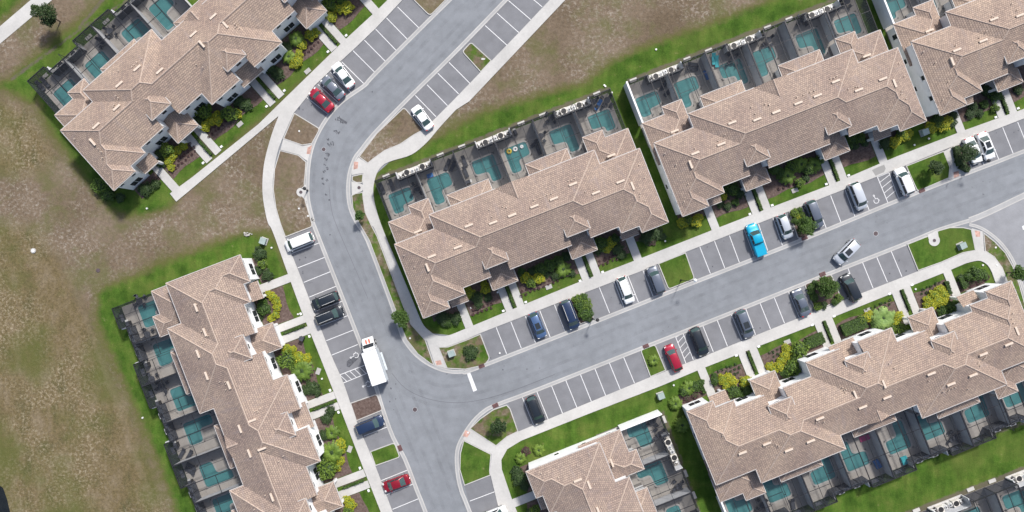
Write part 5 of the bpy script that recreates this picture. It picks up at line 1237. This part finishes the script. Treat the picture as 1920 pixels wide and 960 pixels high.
hedge(1788, 275, 1796, 312, .9, .9, 'dark trimmed hedge along the ramp by the two white cars', 'leaf_dark')
hedge(1796, 312, 1813, 320, .9, .9, 'dark trimmed hedge at the road end of the ramp island', 'leaf_dark')
for key in 'ABCDEFG':
    R = ROWS[key]; Wd = R.W
    for j, (x0, x1) in enumerate(sorted([(14.05, 14.62), (Wd-14.62, Wd-14.05)]+([(28.33, 28.87)] if R.kind == 8 else []))):
        c = R.w((x0+x1)/2, -15)
        if not frame_vis(*c, 0): continue
        t_ = thing('hedge', f'thin hedge strip between paired walkways, {ORD[j]} from the {NAMES[key][1]}, {NAMES[key][0]} row', 'hedge', (*c, 0), R.ang, 'hedge strips between paired walkways')
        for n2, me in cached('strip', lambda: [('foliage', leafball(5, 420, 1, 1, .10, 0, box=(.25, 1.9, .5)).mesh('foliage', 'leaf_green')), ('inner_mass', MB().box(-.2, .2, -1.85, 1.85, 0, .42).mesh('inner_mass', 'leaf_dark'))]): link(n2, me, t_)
# small bedding plants on the open mulch
r2 = random.Random(4); k = 0
bed_me = {m_: leafball(9, 60, .8, .6, .3, .5).mesh('small_plant', m_) for m_ in ('leaf_dark', 'leaf_red')}
def bedding(cx, cy, nx, ny, dx, dy, an, mat, lab):
    a = math.radians(an)
    for i in range(nx):
        for j in range(ny):
            x = (i-(nx-1)/2)*dx+(j % 2)*dx/2+r2.uniform(-.12, .12); y = (j-(ny-1)/2)*dy+r2.uniform(-.1, .1); c = P(cx, cy)
            o = link('small_plant', bed_me[mat]); o.location = (c[0]+x*math.cos(a)-y*math.sin(a), c[1]+x*math.sin(a)+y*math.cos(a), .03); s = r2.uniform(.22, .34); o.scale = (s, s, s*.8); o.rotation_euler = (0, 0, r2.uniform(0, 6))
            tag(o, f'{lab.split(" bedding")[0]} bedding plant, {ORD[i]} of the {ORD[j]} line,{lab.split("plant")[1]}', 'small plant', 'bedding plants')
bedding(1365, 697, 5, 3, .8, .75, 22, 'leaf_dark', 'tiny dark bedding plant first wide bed, lower right row')
bedding(1457, 665, 4, 3, .8, .75, 22, 'leaf_dark', 'tiny dark bedding plant second wide bed, lower right row')
bedding(1643, 577, 6, 2, .85, .7, 22, 'leaf_dark', 'tiny dark bedding plant above fan palm, lower right row')
bedding(1742, 541, 5, 2, .8, .7, 22, 'leaf_dark', 'tiny dark bedding plant above big yellow shrubs, lower right row')
bedding(340, 296, 8, 3, .75, .7, 41, 'leaf_red', 'tiny purple bedding plant first bed top left row')
bedding(408, 238, 7, 2, .75, .7, 41, 'leaf_red', 'tiny purple bedding plant second bed top left row')
bedding(576, 93, 7, 2, .75, .7, 41, 'leaf_red', 'tiny purple bedding plant third bed top left row')
bedding(903, 580, 5, 2, .8, .75, 21, 'leaf_red', 'tiny purple bedding plant first bed middle row')
bedding(1010, 537, 9, 2, .85, .75, 21, 'leaf_red', 'tiny purple bedding plant wide bed middle row')
bedding(1143, 487, 6, 2, .8, .75, 21, 'leaf_red', 'tiny purple bedding plant last bed middle row')
bedding(1375, 372, 6, 2, .8, .75, 21, 'leaf_dark', 'tiny dark bedding plant first bed upper right row')
bedding(1488, 345, 7, 1, .9, .75, 21, 'leaf_red', 'tiny purple bedding plant wide bed upper right row')
# trees ---------------------------------------------------------------
def tree(px, py, r, h, mat, lab, seed, dense=1.0):
    rad = r/PPM; zc = h-rad*.75; base = P(px, py, zc)
    t_ = thing('tree', lab, 'tree', (*base, 0), 0, 'small street trees')
    rr = random.Random(seed); MB().tube([(0, 0, 0), (.05, .03, zc*.5), (0, 0, zc+rad*.2)], .13, 7, .05).build('trunk', 'bark', t_)
    lm = MB(); cr = MB(); n = 9
    for k in range(n):
        a = 2*math.pi*k/n+rr.uniform(-.3, .3); q = rad*rr.uniform(.35, .68); z = zc+rr.uniform(-.35, .45)*rad
        c = (q*math.cos(a), q*math.sin(a)); lm.tube([(0, 0, zc*.55), (c[0]*.5, c[1]*.5, z-.2*rad), (c[0], c[1], z)], .05, 5, .02)
        s = rad*rr.uniform(.28, .46)
        leafball(seed*31+k, int(300*dense), s, s*.8, .12, z, .3, cr, *c)
    leafball(seed*31+99, int(450*dense), rad*.5, rad*.5, .13, zc+rad*.25, .2, cr)
    lm.build('limbs', 'bark', t_); cr.build('crown', mat, t_)
tree(87, 27, 25, 5.2, 'leaf_dark', 'dark green tree beside the footpath in the top left corner', 1, 1.5)
tree(674, 404, 10, 2.8, 'leaf_green', 'very small tree on the kerb verge left of the middle row', 2, .6)
tree(751, 595, 18, 3.6, 'leaf_green', 'round tree on the kerb verge near the main road bend', 3)
tree(935, 799, 17, 3.0, 'leaf_dark', 'round dark tree on the junction lawn left of the black car', 4)
tree(1509, 424, 20, 3.4, 'leaf_green', 'tree on the narrow island right of the compact silver car', 5, 1.2)
tree(1814, 288, 21, 4.4, 'leaf_dark', 'tree overhanging the shaded white car at upper right', 6, .8)
tree(1757, 314, 17, 3.4, 'leaf_dark', 'thin tree on the upper right lawn island', 7, .7)
tree(1552, 538, 22, 3.8, 'leaf_green', 'bright bushy tree on the island left of the dark slate car', 8, 1.4)
tree(1912, 512, 17, 4.2, 'leaf_green', 'tree at the right edge beside the curved kerb', 9)
# ------------------------------------------------------------------ vehicles
def car_body(L, Wd, H, kind):
    """nose towards +x"""
    hl = L/2
    hood, base_w, top_f, top_r, base_r, hoodz, deckz = {
        'sedan': (.20, .21, .36, .66, .84, .86, .98), 'suv': (.18, .20, .32, .90, .975, 1.0, 1.08), 'van': (.12, .14, .27, .92, .985, 1.0, 1.05), 'hatch': (.17, .19, .33, .86, .97, .95, 1.0), 'pickup': (.22, .24, .35, .58, .64, 1.05, 1.1)}[kind]
    belt = {'sedan': .92, 'suv': 1.06, 'van': 1.0, 'hatch': .96, 'pickup': 1.12}[kind]
    X = lambda f: hl-f*L
    mb = MB(); nx = 25; rings = []
    def plan_w(f):
        e = min(f, 1-f)/.13; k = 1 if e >= 1 else (1-(1-max(e, 0))**2.4*.30); return Wd/2*k
    def topz(f):
        nose = min(1, f/.05); tail = min(1, (1-f)/.035)
        if f < base_w: z = .70+(hoodz-.70)*min(1, (f/base_w))**.45
        elif f > base_r and kind == 'sedan': z = deckz-.05*((f-base_r)/(1-base_r))
        else: z = belt
        return z*(.80+.2*nose**.5)*(.85+.15*tail**.5)
    for i in range(nx):
        f = i/(nx-1); f = .5-.5*math.cos(math.pi*f)*.999; w_ = plan_w(f); z = topz(f)
        ring = [(X(f), -w_*.90, .22), (X(f), -w_*1.0, .42), (X(f), -w_*1.0, z*.72), (X(f), -w_*.96, z*.93), (X(f), -w_*.80, z), (X(f), -w_*.35, z+.035), (X(f), w_*.35, z+.035), (X(f), w_*.80, z), (X(f), w_*.96, z*.93), (X(f), w_*1.0, z*.72), (X(f), w_*1.0, .42), (X(f), w_*.90, .22)]
        rings.append(ring)
    m_ = len(rings[0])
    for r_ in rings: mb.v += r_
    for i in range(nx-1):
        for j in range(m_-1): mb.f.append((i*m_+j, i*m_+j+1, (i+1)*m_+j+1, (i+1)*m_+j))
        mb.f.append((i*m_+m_-1, i*m_, (i+1)*m_, (i+1)*m_+m_-1))
    mb.f.append(tuple(range(m_))); mb.f.append(tuple(reversed(range((nx-1)*m_, nx*m_))))
    out = {'body': mb}
    # greenhouse corners
    wb = Wd/2*.90; wt = Wd/2*(.70 if kind in ('sedan', 'hatch') else .76); zb_ = belt+.02; zt = H
    A_ = [(X(base_w), wb*.92, zb_), (X(top_f), wt*.95, zt-.05), (X(top_r), wt, zt-.03), (X(base_r), wb*.90, zb_)]
    rf = MB(); st = [(top_f-.012, zt-.07, .93), (top_f+.03, zt-.02, .98), ((top_f+top_r)/2, zt, 1.0), (top_r-.03, zt-.02, .99), (top_r+.012, zt-.08, .95)]
    for f, z, k in st: rf.v += [(X(f), -wt*k, z-.05), (X(f), -wt*k*.82, z), (X(f), 0, z+.025), (X(f), wt*k*.82, z), (X(f), wt*k, z-.05)]
    for i in range(4):
        for j in range(4): rf.f.append((i*5+j, i*5+j+1, (i+1)*5+j+1, (i+1)*5+j))
    out['roof'] = rf
    def quad(p, q, r_, s): 
        m2 = MB(); 
        n = 4
        for i in range(n+1):
            t_ = i/n; a = Vector(p).lerp(Vector(q), t_); c = Vector(s).lerp(Vector(r_), t_)
            bl = (1-(2*t_-1)**2)*.10*(1 if p[0] > 0 else -1); m2.v += [(a.x+bl, a.y, a.z), (c.x+bl*.7, c.y, c.z)]
        for i in range(n): m2.f.append((2*i, 2*i+2, 2*i+3, 2*i+1))
        return m2
    out['windshield'] = quad((X(base_w), -wb*.90, zb_-.02), (X(base_w), wb*.90, zb_-.02), (X(top_f), wt*.90, zt-.04), (X(top_f), -wt*.90, zt-.04))
    rw = MB(); rw.add([(X(base_r), -wb*.84, zb_), (X(base_r)-.06, 0, zb_), (X(base_r), wb*.84, zb_), (X(top_r), wt*.86, zt-.045), (X(top_r)-.05, 0, zt-.02), (X(top_r), -wt*.86, zt-.045)], [(0, 1, 4, 5), (1, 2, 3, 4)]); out['rear_window'] = rw
    for s in (-1, 1):
        m2 = MB(); m2.add([(X(base_w+.035), s*wb*.97, zb_), (X(top_f+.012), s*wt*1.0, zt-.10), (X(top_r-.01), s*wt*1.0, zt-.10), (X(base_r-.03), s*wb*.97, zb_)], [(0, 1, 2, 3)]); out.setdefault('side_window', []).append(m2)
        m3 = MB()   # pillars in body colour
        for f0, f1 in ((base_w, top_f), (base_r, top_r)):
            m3.add([(X(f0)-.0, s*wb*.90, zb_-.03), (X(f0), s*wb*.99, zb_-.03), (X(f1), s*wt*1.0, zt-.075), (X(f1), s*wt*.88, zt-.035)], [(0, 1, 2, 3)])
            d_ = -.10 if f0 == base_w else .10
            m3.add([(X(f0), s*wb*.985, zb_-.03), (X(f0)+d_, s*wb*.985, zb_-.03), (X(f1)+d_*.7, s*wt*1.012, zt-.08), (X(f1), s*wt*1.012, zt-.075)], [(0, 1, 2, 3)])
        fm = (top_f+top_r)/2; m3.add([(X(fm)-.05, s*wb*.99, zb_-.03), (X(fm)+.05, s*wb*.99, zb_-.03), (X(fm)+.05, s*wt*1.015, zt-.085), (X(fm)-.05, s*wt*1.015, zt-.085)], [(0, 1, 2, 3)])
        out.setdefault('pillar', []).append(m3)
        out.setdefault('mirror', []).append(MB().obox((X(base_w+.05), s*(Wd/2+.07), belt+.03), .14, .20, .13))
    out['_'] = dict(X=X, belt=belt, wt=wt, zt=zt, top_f=top_f, top_r=top_r, hoodz=hoodz, base_r=base_r)
    return out
CARM = {}
def car(px, py, deg, kind, colour, lab, L=4.75, Wd=1.86, H=None, cat='car', rails=None, sunroof=False, hh=.8, name='parked_car', grp='cars parked in the marked bays', extra=None):
    H = H or {'sedan': 1.45, 'suv': 1.72, 'van': 1.75, 'hatch': 1.55, 'pickup': 1.88}[kind]
    key = (kind, colour, round(L, 2))
    # traced centre is that of the roofline: bring it down to the ground
    x, y = P(px, py, hh); t_ = thing(name, lab, cat, (x, y, .014), math.radians(deg), grp)
    b_ = cached(('car', kind, L, Wd, H), lambda: car_body(L, Wd, H, kind)); g = b_['_']; mat = 'car_'+colour
    def me(part, mbx, m2, sm=False): return cached(('carm', kind, L, Wd, H, part, m2), lambda: mbx.mesh(part.rstrip('0123456789'), m2, sm))
    body = link('body', me('body', b_['body'], mat, True), t_); link('roof', me('roof', b_['roof'], mat, True), t_)
    link('windshield', me('windshield', b_['windshield'], 'car_glass', True), t_); link('rear_window', me('rear_window', b_['rear_window'], 'car_glass'), t_)
    for s in (0, 1):
        link('side_window', me(f'side_window{s}', b_['side_window'][s], 'glass_dark'), t_); link('pillar', me(f'pillar{s}', b_['pillar'][s], mat), t_); link('mirror', me(f'mirror{s}', b_['mirror'][s], mat), t_)
    wr = .36 if kind in ('suv', 'pickup') else .33
    for fx in (.19, .81):
        for s in (-1, 1):
            wm = cached(('wheel', wr), lambda: (MB().cyl((0, -.11, 0), wr, .22, 16, None, 'y').mesh('tyre', 'rubber'), MB().cyl((0, -.115, 0), wr*.62, .23, 12, None, 'y').mesh('rim', 'metal_grey')))
            wo = link('wheel', wm[0], t_); wo.location = (L/2-fx*L, s*(Wd/2-.10), wr); ri = link('rim', wm[1], wo)
    for s in (-1, 1):
        hm = cached(('hl', L, Wd, kind), lambda: MB().obox((L/2-.22, 0, .74), .26, .34, .12, 0, .15).mesh('headlight', 'metal_light')); o = link('headlight', hm, t_); o.location = (0, s*(Wd/2-.30), 0)
        tm = cached(('tl', L, Wd, kind), lambda: MB().obox((-L/2+.12, 0, .86), .16, .28, .16).mesh('tail_light', 'red_light')); o = link('tail_light', tm, t_); o.location = (0, s*(Wd/2-.28), 0)
    X = g['X']
    if rails is None: rails = kind == 'suv'
    if rails:
        for s in (-1, 1): link('roof_rail', cached(('rail', L, H, s, kind, rails), lambda: MB().box(X(g['top_r']-.03), X(g['top_f']+.06), s*g['wt']*.86-.025, s*g['wt']*.86+.025, g['zt']-.0, g['zt']+.07).mesh('roof_rail', 'metal_light' if rails != 'dark' else 'black')), t_)
    if sunroof: link('sunroof', MB().box(X(g['top_f']+.27), X(g['top_f']+.05), -g['wt']*.62, g['wt']*.62, g['zt']-.02, g['zt']+.035).mesh('sunroof', 'glass_dark'), t_)
    if kind == 'pickup':
        z = 1.12; link('tonneau_cover', MB().box(-L/2+.15, X(g['base_r'])-.12, -Wd/2+.17, Wd/2-.17, z-.1, z+.06).mesh('tonneau_cover', mat), t_); link('tailgate', MB().box(-L/2+.02, -L/2+.13, -Wd/2+.1, Wd/2-.1, .55, z+.06).mesh('tailgate', mat), t_)
    return t_
S_ = 'sedan'
car(643.4, 140.6, 127, S_, 'white', 'white sedan in the third bay up from the curved end, top left parking', 4.85)
car(624, 164, 134, S_, 'grey', 'grey sedan between the white and the red sedan, top left parking', 4.75)
car(602.6, 187, 136, S_, 'red', 'bright red sedan nearest the curve in the top left parking', 4.8)
car(792, 220.5, 126, S_, 'white', 'white sedan alone at the end of the upper middle parking bay', 4.65)
car(561, 453.3, 202, 'van', 'white', 'white people carrier in the first bay left of the main road', 5.0, 1.95, rails=False)
car(609.6, 563.7, 202, 'suv', 'dark', 'black off-roader with silver roof rails, upper of the dark pair left of the road', 4.75, 1.92)
car(617.3, 591.9, 22, 'suv', 'dark', 'near black crossover facing the road, lower of the dark pair left of the road', 4.95, 1.92)
car(693, 797, 22, 'suv', 'navy', 'dark blue crossover parked just below the mulch island', 5.0, 1.95, rails=False)
car(743, 906.5, 200, S_, 'darkred', 'dark red sedan at the lower end of the left hand parking', 4.7)
car(1007.8, 609.9, -67.5, 'hatch', 'blue', 'light blue metallic hatchback with sunroof in the middle parking row', 4.6, 1.84, H=1.66, sunroof=True)
car(1068.5, 589.8, -69, 'van', 'navy', 'long dark navy people carrier beside the hedge island', 5.15, 2.0, rails=True)
car(1173, 543.7, -69, 'hatch', 'white', 'white hatchback two bays left of the square lawn island', 4.75)
car(1230, 525, 110.5, 'suv', 'slate', 'slate grey crossover against the square lawn island', 4.8, 1.9, rails=False)
car(1004.2, 768.8, -68, 'suv', 'dark', 'black crossover alone at the lower left end of the long parking row', 4.9, 1.93, rails='dark')
car(1418, 449.6, 109.5, 'pickup', 'turquoise', 'turquoise pickup truck with covered bed in the upper parking row', 5.7, 2.0, cat='pickup truck', grp='pickup')
car(1471.6, 424.4, -69.5, 'hatch', 'silver', 'compact silver car just left of the narrow tree island', 4.3, 1.8, H=1.6)
car(1527, 402, -69, 'suv', 'slate', 'grey crossover partly under the tree of the narrow island', 4.9, 1.9, rails=False)
car(1608.4, 367.6, -68, 'van', 'silver', 'pale silver people carrier left of the wheelchair bay', 4.8, 1.9, rails=False)
car(1695.5, 340, 112.5, 'suv', 'white', 'white crossover right of the hatched strip, beside the lawn island', 4.85, 1.92, rails=False)
car(1825, 281.7, -67, S_, 'white', 'white sedan half hidden by the overhanging tree at upper right', 4.7)
car(1849, 273.3, -68.5, S_, 'white', 'white sedan with sunroof, unshaded one of the pair at upper right', 4.85, sunroof=True)
car(1587.7, 472.2, 225, 'suv', 'silver', 'pale silver wagon with open looking sunroof driving across the road', 4.95, 1.95, sunroof=True, name='moving_car', grp='moving car', rails=False)
car(1595.5, 539.4, 115.5, 'suv', 'dark', 'dark slate crossover right of the bushy tree island', 4.9, 1.95, rails=False)
car(1262.8, 671.3, 112.5, 'hatch', 'red', 'bright red hatchback beside the hatched strip of the lower row', 4.7, 1.82)
car(1311, 640.6, -67.5, 'suv', 'dark', 'glossy black crossover right of the lower hatched strip', 5.0, 1.95, rails='dark')
car(1396.3, 607.5, -68.5, 'suv', 'slate', 'dark grey wagon with large sunroof in the lower parking row', 4.95, 1.93, sunroof=True, rails=False)
car(1502.5, 567.5, 111.5, S_, 'slate', 'blue grey sedan left of the bushy tree island', 4.8, 1.86)
car(926, 966, 22, 'suv', 'white', 'white car cut off by the bottom edge near the middle', 4.7)
# delivery truck ---------------------------------------------------------
tx, ty = P(704.5, 673.5, 0); t_ = thing('box_truck', 'white box delivery truck with two orange stripes on its bonnet, standing on the kerb line', 'box truck', (tx, ty, .02), math.radians(108.5))
MB().box(-3.8, 1.85, -1.22, 1.22, .95, 3.05).build('cargo_box', 'truck_box', t_); MB().box(-3.83, 1.88, -1.25, 1.25, 3.05, 3.10).build('roof_panel', 'white_trim', t_)
mb = MB(); prof = [(1.9, .5), (1.9, 2.25), (2.35, 2.3), (2.95, 1.55), (3.75, 1.35), (3.98, .95), (3.98, .45)]
mb.v += [(x, -1.0+(.10 if x > 3.5 else 0), z) for x, z in prof]+[(x, 1.0-(.10 if x > 3.5 else 0), z) for x, z in prof]; n = len(prof)
mb.f += [(i, i+1, n+i+1, n+i) for i in range(n-1)]+[tuple(range(n)), tuple(range(n, 2*n))]; cab = mb.build('cab', 'car_white', t_)
MB().add([(2.38, -.9, 2.27), (2.38, .9, 2.27), (2.95, .95, 1.60), (2.95, -.95, 1.60)], [(0, 3, 2, 1)]).build('windshield', 'glass_dark', t_)
for s in (-1, 1):
    mb = MB(); y0, y1 = (s*.12, s*.42); mb.add([(3.05, y0, 1.575), (3.72, y0, 1.41), (3.72, y1, 1.41), (3.05, y1, 1.575)], [(0, 1, 2, 3)]); mb.build('stripe', 'orange', cab)
    MB().obox((2.6, s*1.22, 1.75), .14, .26, .34).build('mirror', 'black', t_); MB().box(-3.2, 1.6, s*1.12-.12+(-.12 if s > 0 else .12), s*1.12+.12+(-.12 if s > 0 else .12), .45, .75).build('side_skirt', 'metal_light', t_)
    for x in (2.9, -2.6):
        wo = MB().cyl((0, -.15, 0), .45, .3, 16, None, 'y').build('wheel', 'rubber', t_); wo.location = (x, s*.92, .45); MB().cyl((0, -.16, 0), .25, .32, 12, None, 'y').build('rim', 'metal_light', wo)
    MB().obox((-3.82, s*.9, .9), .08, .3, .2).build('tail_light', 'red_light', t_)
MB().box(-4.15, -3.8, -1.1, 1.1, .6, .72).build('step', 'metal_grey', t_)
mb = MB().box(-2.2, .9, -1.62, -1.30, 1.0, 1.12); mb.build('ramp_rail', 'truck_box', t_)
# ------------------------------------------------------------------ patio furniture
def lounger(px, py, deg, lab, mat='dark_cushion'):
    t_ = thing('sun_lounger', lab, 'sun lounger', (*P(px, py), .10), math.radians(deg), 'sun loungers by the pools')
    for n2, me in cached(('lounger', mat), lambda: [('seat', MB().box(-.95, .35, -.32, .32, .28, .36).mesh('seat', mat)), ('backrest', MB().obox((.66, 0, .50), .70, .64, .07, 0, -.45).mesh('backrest', mat))]+[('leg', MB().box(x-.03, x+.03, y-.03, y+.03, 0, .28).mesh('leg', 'frame_bronze')) for x in (-.85, .3) for y in (-.27, .27)]): link(n2, me, t_)
def patio_set(px, py, deg, lab, mat='dark_cushion', rd=True):
    c = P(px, py); t_ = thing('patio_table', lab+', the table', 'table', (*c, .10), math.radians(deg), 'patio tables')
    for n2, me in cached(('ptab', rd), lambda: [('tabletop', (MB().cyl((0, 0, .70), .55, .05, 20) if rd else MB().box(-.75, .75, -.45, .45, .70, .75)).mesh('tabletop', 'dark_cushion')), ('leg', MB().cyl((0, 0, 0), .06, .7, 8).mesh('leg', 'frame_bronze'))]): link(n2, me, t_)
    for k in range(4):
        a = math.radians(deg)+k*math.pi/2+.4; x, y = c[0]+.95*math.cos(a), c[1]+.95*math.sin(a)
        ch = thing('patio_chair', lab+f', {["right", "upper", "left", "lower"][k]} chair', 'chair', (x, y, .10), a, 'patio chairs')
        for n2, me in cached(('pchair', mat), lambda: [('seat', MB().box(-.25, .25, -.25, .25, .38, .44).mesh('seat', mat)), ('backrest', MB().obox((.27, 0, .66), .06, .5, .5).mesh('backrest', mat))]+[('leg', MB().box(x_-.02, x_+.02, y_-.02, y_+.02, 0, .38).mesh('leg', 'frame_bronze')) for x_ in (-.22, .22) for y_ in (-.22, .22)]): link(n2, me, ch)
def grill(px, py, deg, lab):
    t_ = thing('barbecue', lab, 'barbecue', (*P(px, py), .10), math.radians(deg), 'barbecues')
    for n2, me in cached('bbq', lambda: [('cabinet', MB().box(-.4, .4, -.28, .28, 0, .85).mesh('cabinet', 'black')), ('hood', MB().cyl((-.38, 0, .88), .26, .76, 12).mesh('hood', 'metal_grey')) if False else ('hood', MB().box(-.38, .38, -.26, .2, .85, 1.1).mesh('hood', 'dark_cushion')), ('side_shelf', MB().box(.4, .7, -.25, .25, .78, .84).mesh('side_shelf', 'metal_light'))]): link(n2, me, t_)
for q in [(717,353,112,'left lounger in the first pool yard of the middle row'),(735.6,346.7,112,'right lounger in the first pool yard of the middle row'),(839.5,309,66,'left one of two slanted loungers in the second pool yard, middle row'),(849.5,312,66,'right one of two slanted loungers in the second pool yard, middle row'),(871,303,112,'upper lounger by the wall, third pool yard, middle row'),(873,323,112,'lower lounger by the wall, third pool yard, middle row'),
          (1003,270,40,'slanted lounger in the fourth pool yard of the middle row'),(1009,281,112,'lounger along the wall, fourth pool yard of the middle row'),(1298,122,175,'upper lounger in the second pool yard of the upper right row'),(1297,130,175,'lower lounger in the second pool yard of the upper right row'),
          (344,848,60,'upper of two slanted loungers, fifth pool yard from the bottom, lower left row'),(358,851,60,'lower of two slanted loungers, fifth pool yard from the bottom, lower left row'),(361,873,-30,'upper of two loungers in the fourth pool yard, lower left row'),(358,881,-30,'lower of two loungers in the fourth pool yard, lower left row'),(79,162,132,'left lounger in the first pool yard top left row'),(88,156,132,'right lounger in the first pool yard top left row'),(1485,943,100,'lounger by the wall, second pool yard from the left, lower right row'),(1243,162,60,'upper dark lounger in the first pool yard, upper right row'),(1252,174,45,'lower dark lounger in the first pool yard, upper right row')]:
    lounger(*q[:3], 'dark sunbed, '+q[3])
lounger(1337, 112, 95, 'left turquoise cushioned sunbed, third pool yard of the upper right row', 'teal_fabric'); lounger(1342.5, 117, 95, 'right turquoise cushioned sunbed, third pool yard of the upper right row', 'teal_fabric')
lounger(1121, 198, 60, 'blue cushioned sunbed in the last pool yard of the middle row', 'blue_fabric')
for q in [(783,354,20,'dark dining set, first pool yard of the middle row'),(1013,257,20,'dark dining set by the wall, fifth pool yard, middle row'),(1033,222,20,'dark dining set by the equipment pad, fifth pool yard, middle row'),(1111,193,20,'dark dining set, last pool yard of the middle row'),(1137,190,30,'towel strewn dining set, corner of the last pool yard, middle row'),(1372,112,20,'dark dining set, third pool yard of the upper right row'),(1437,78,20,'dark dining set, fourth pool yard, upper right row'),(1502,40,20,'round dining set, fifth pool yard, upper right row'),(1584,5,20,'dark dining set, last pool yard, upper right row'),
          (266,563,20,'dark dining set, top pool yard, lower left row'),(281,626,20,'dining set near the house, top pool yard, lower left row'),(289,709,20,'dark dining set, second pool yard from the top, lower left row'),(307,722,10,'blue grey dining set, third pool yard from the top, lower left row'),(211,61,40,'dark dining set, third pool yard top left row'),(197,80,40,'small dark dining set, third pool yard top left row'),
          (1787,817,20,'purplish brown dining set, lower right row'),(1236,812,20,'dark dining set, top pool yard, bottom centre row'),(1222,787,20,'small dining set by the white wall, bottom centre row'),(1271,909,20,'dark dining set, second pool yard, bottom centre row'),(1427,944,20,'dark dining set, first pool yard from the left, lower right row')]:
    patio_set(*q)
for q in [(966,250,112,'fourth pool yard, middle row'),(245,606,110,'top pool yard, lower left row'),(280,683,110,'second pool yard from the top, lower left row'),(301,755,110,'third pool yard from the top, lower left row'),(334,832,110,'fourth pool yard from the top, lower left row'),(361,902,110,'fifth pool yard from the top, lower left row'),(878,342,20,'small one near the house, third pool yard, middle row')]:
    grill(q[0], q[1], q[2], 'black barbecue, '+q[3])
def mat_(px, py, sx, sy, deg, m_, lab, nm_='folded_mat', cat='mat', z=.12, h=.14):
    o = MB().obox((0, 0, h/2), sx, sy, h).build(nm_, m_); o.location = (*P(px, py), z); o.rotation_euler = (0, 0, math.radians(deg)); tag(o, lab, cat)
mat_(806.5, 329.5, 1.1, .7, 22, 'blue_fabric', 'blue pool mat on the deck of the second yard, middle row')
mat_(1324, 141, .6, 1.7, 22, 'blue_fabric', 'long blue pool mat by the wall, second yard, upper right row')
mat_(1620, 821, 1.7, .9, 20, 'pink_fabric', 'pink towel on the deck near the house, lower right row', 'towel', 'towel')
mat_(1643, 869, .9, 1.5, 30, 'blue_fabric', 'crumpled blue cover on the deck, fourth yard from the left, lower right row', 'pool_cover', 'cover', .12, .4)
mat_(1694, 862, 1.0, 1.3, 20, 'teal_fabric', 'turquoise inflatable on the deck, fifth yard from the left, lower right row', 'pool_float', 'pool float', .12, .4)
def ring(px, py, r, m_, lab):
    mb = MB(); n, k = 18, 6
    for i in range(n):
        a = 2*math.pi*i/n
        for j in range(k): b_ = 2*math.pi*j/k; mb.v.append(((r+.16*math.cos(b_))*math.cos(a), (r+.16*math.cos(b_))*math.sin(a), .1+.14*math.sin(b_)))
    for i in range(n):
        for j in range(k): mb.f.append((i*k+j, ((i+1) % n)*k+j, ((i+1) % n)*k+(j+1) % k, i*k+(j+1) % k))
    o = mb.build('swim_ring', m_, None, True); o.location = (*P(px, py), .06); tag(o, lab, 'swim ring', 'swim rings')
ring(954.6, 284, .32, 'yellow_plastic', 'yellow swim ring floating in the fourth pool, middle row'); ring(966, 280, .28, 'white_trim', 'white swim ring floating in the fourth pool, middle row'); ring(978, 275.5, .18, 'lamp_white', 'small pale swim ring floating in the fourth pool, middle row')
# odds and ends
c = P(1004, 220); 
for (px, py, lab) in ((518+34, 582+58, 'black rubbish bin on the turf beside a walkway, lower left row'),):
    t_ = thing('wheelie_bin', lab, 'bin', (*P(568, 634), .0), 1.2); MB().box(-.3, .3, -.35, .35, 0, 1.0).build('body', 'black', t_); MB().box(-.32, .34, -.38, .38, 1.0, 1.07).build('lid', 'dark_cushion', t_)
for (px, py) in ((906, 111), (899, 117)):
    r3 = random.Random(px); n = 9; mb = MB().prism(pp([(px+6*r3.uniform(.5, 1)*math.cos(k*2*math.pi/n), py+2.6*r3.uniform(.5, 1)*math.sin(k*2*math.pi/n)) for k in range(n)]), .11, .135)
    o = mb.build('sand_patch', 'concrete'); o['kind'] = 'stuff'; break
t_ = MB().cyl((0, 0, 0), .45, .12, 14).build('well_lid', 'concrete_old'); t_.location = (*P(63, 470), 0); tag(t_, 'round concrete lid in the dry field at far left', 'well lid')
t_ = MB().cyl((0, 0, .12), .3, .06, 14).build('well_cap', 'metal_light', t_)
o = MB().cyl((0, 0, 0), .35, .06, 14).build('field_cover', 'iron'); o.location = (*P(184, 507), 0); tag(o, 'small rusty round cover lying in the bare ground above the lower left row', 'manhole cover')
mb = MB(); r3 = random.Random(8)
for k in range(26):
    px, py = 466+r3.uniform(-8, 8), 439+r3.uniform(-4, 4); s = r3.uniform(.1, .3); mb.obox((*P(px, py), s*.4), s, s*.8, s*.8, r3.uniform(0, 3), .3)
mb.build('rubble', 'concrete_old', None, kind='stuff')
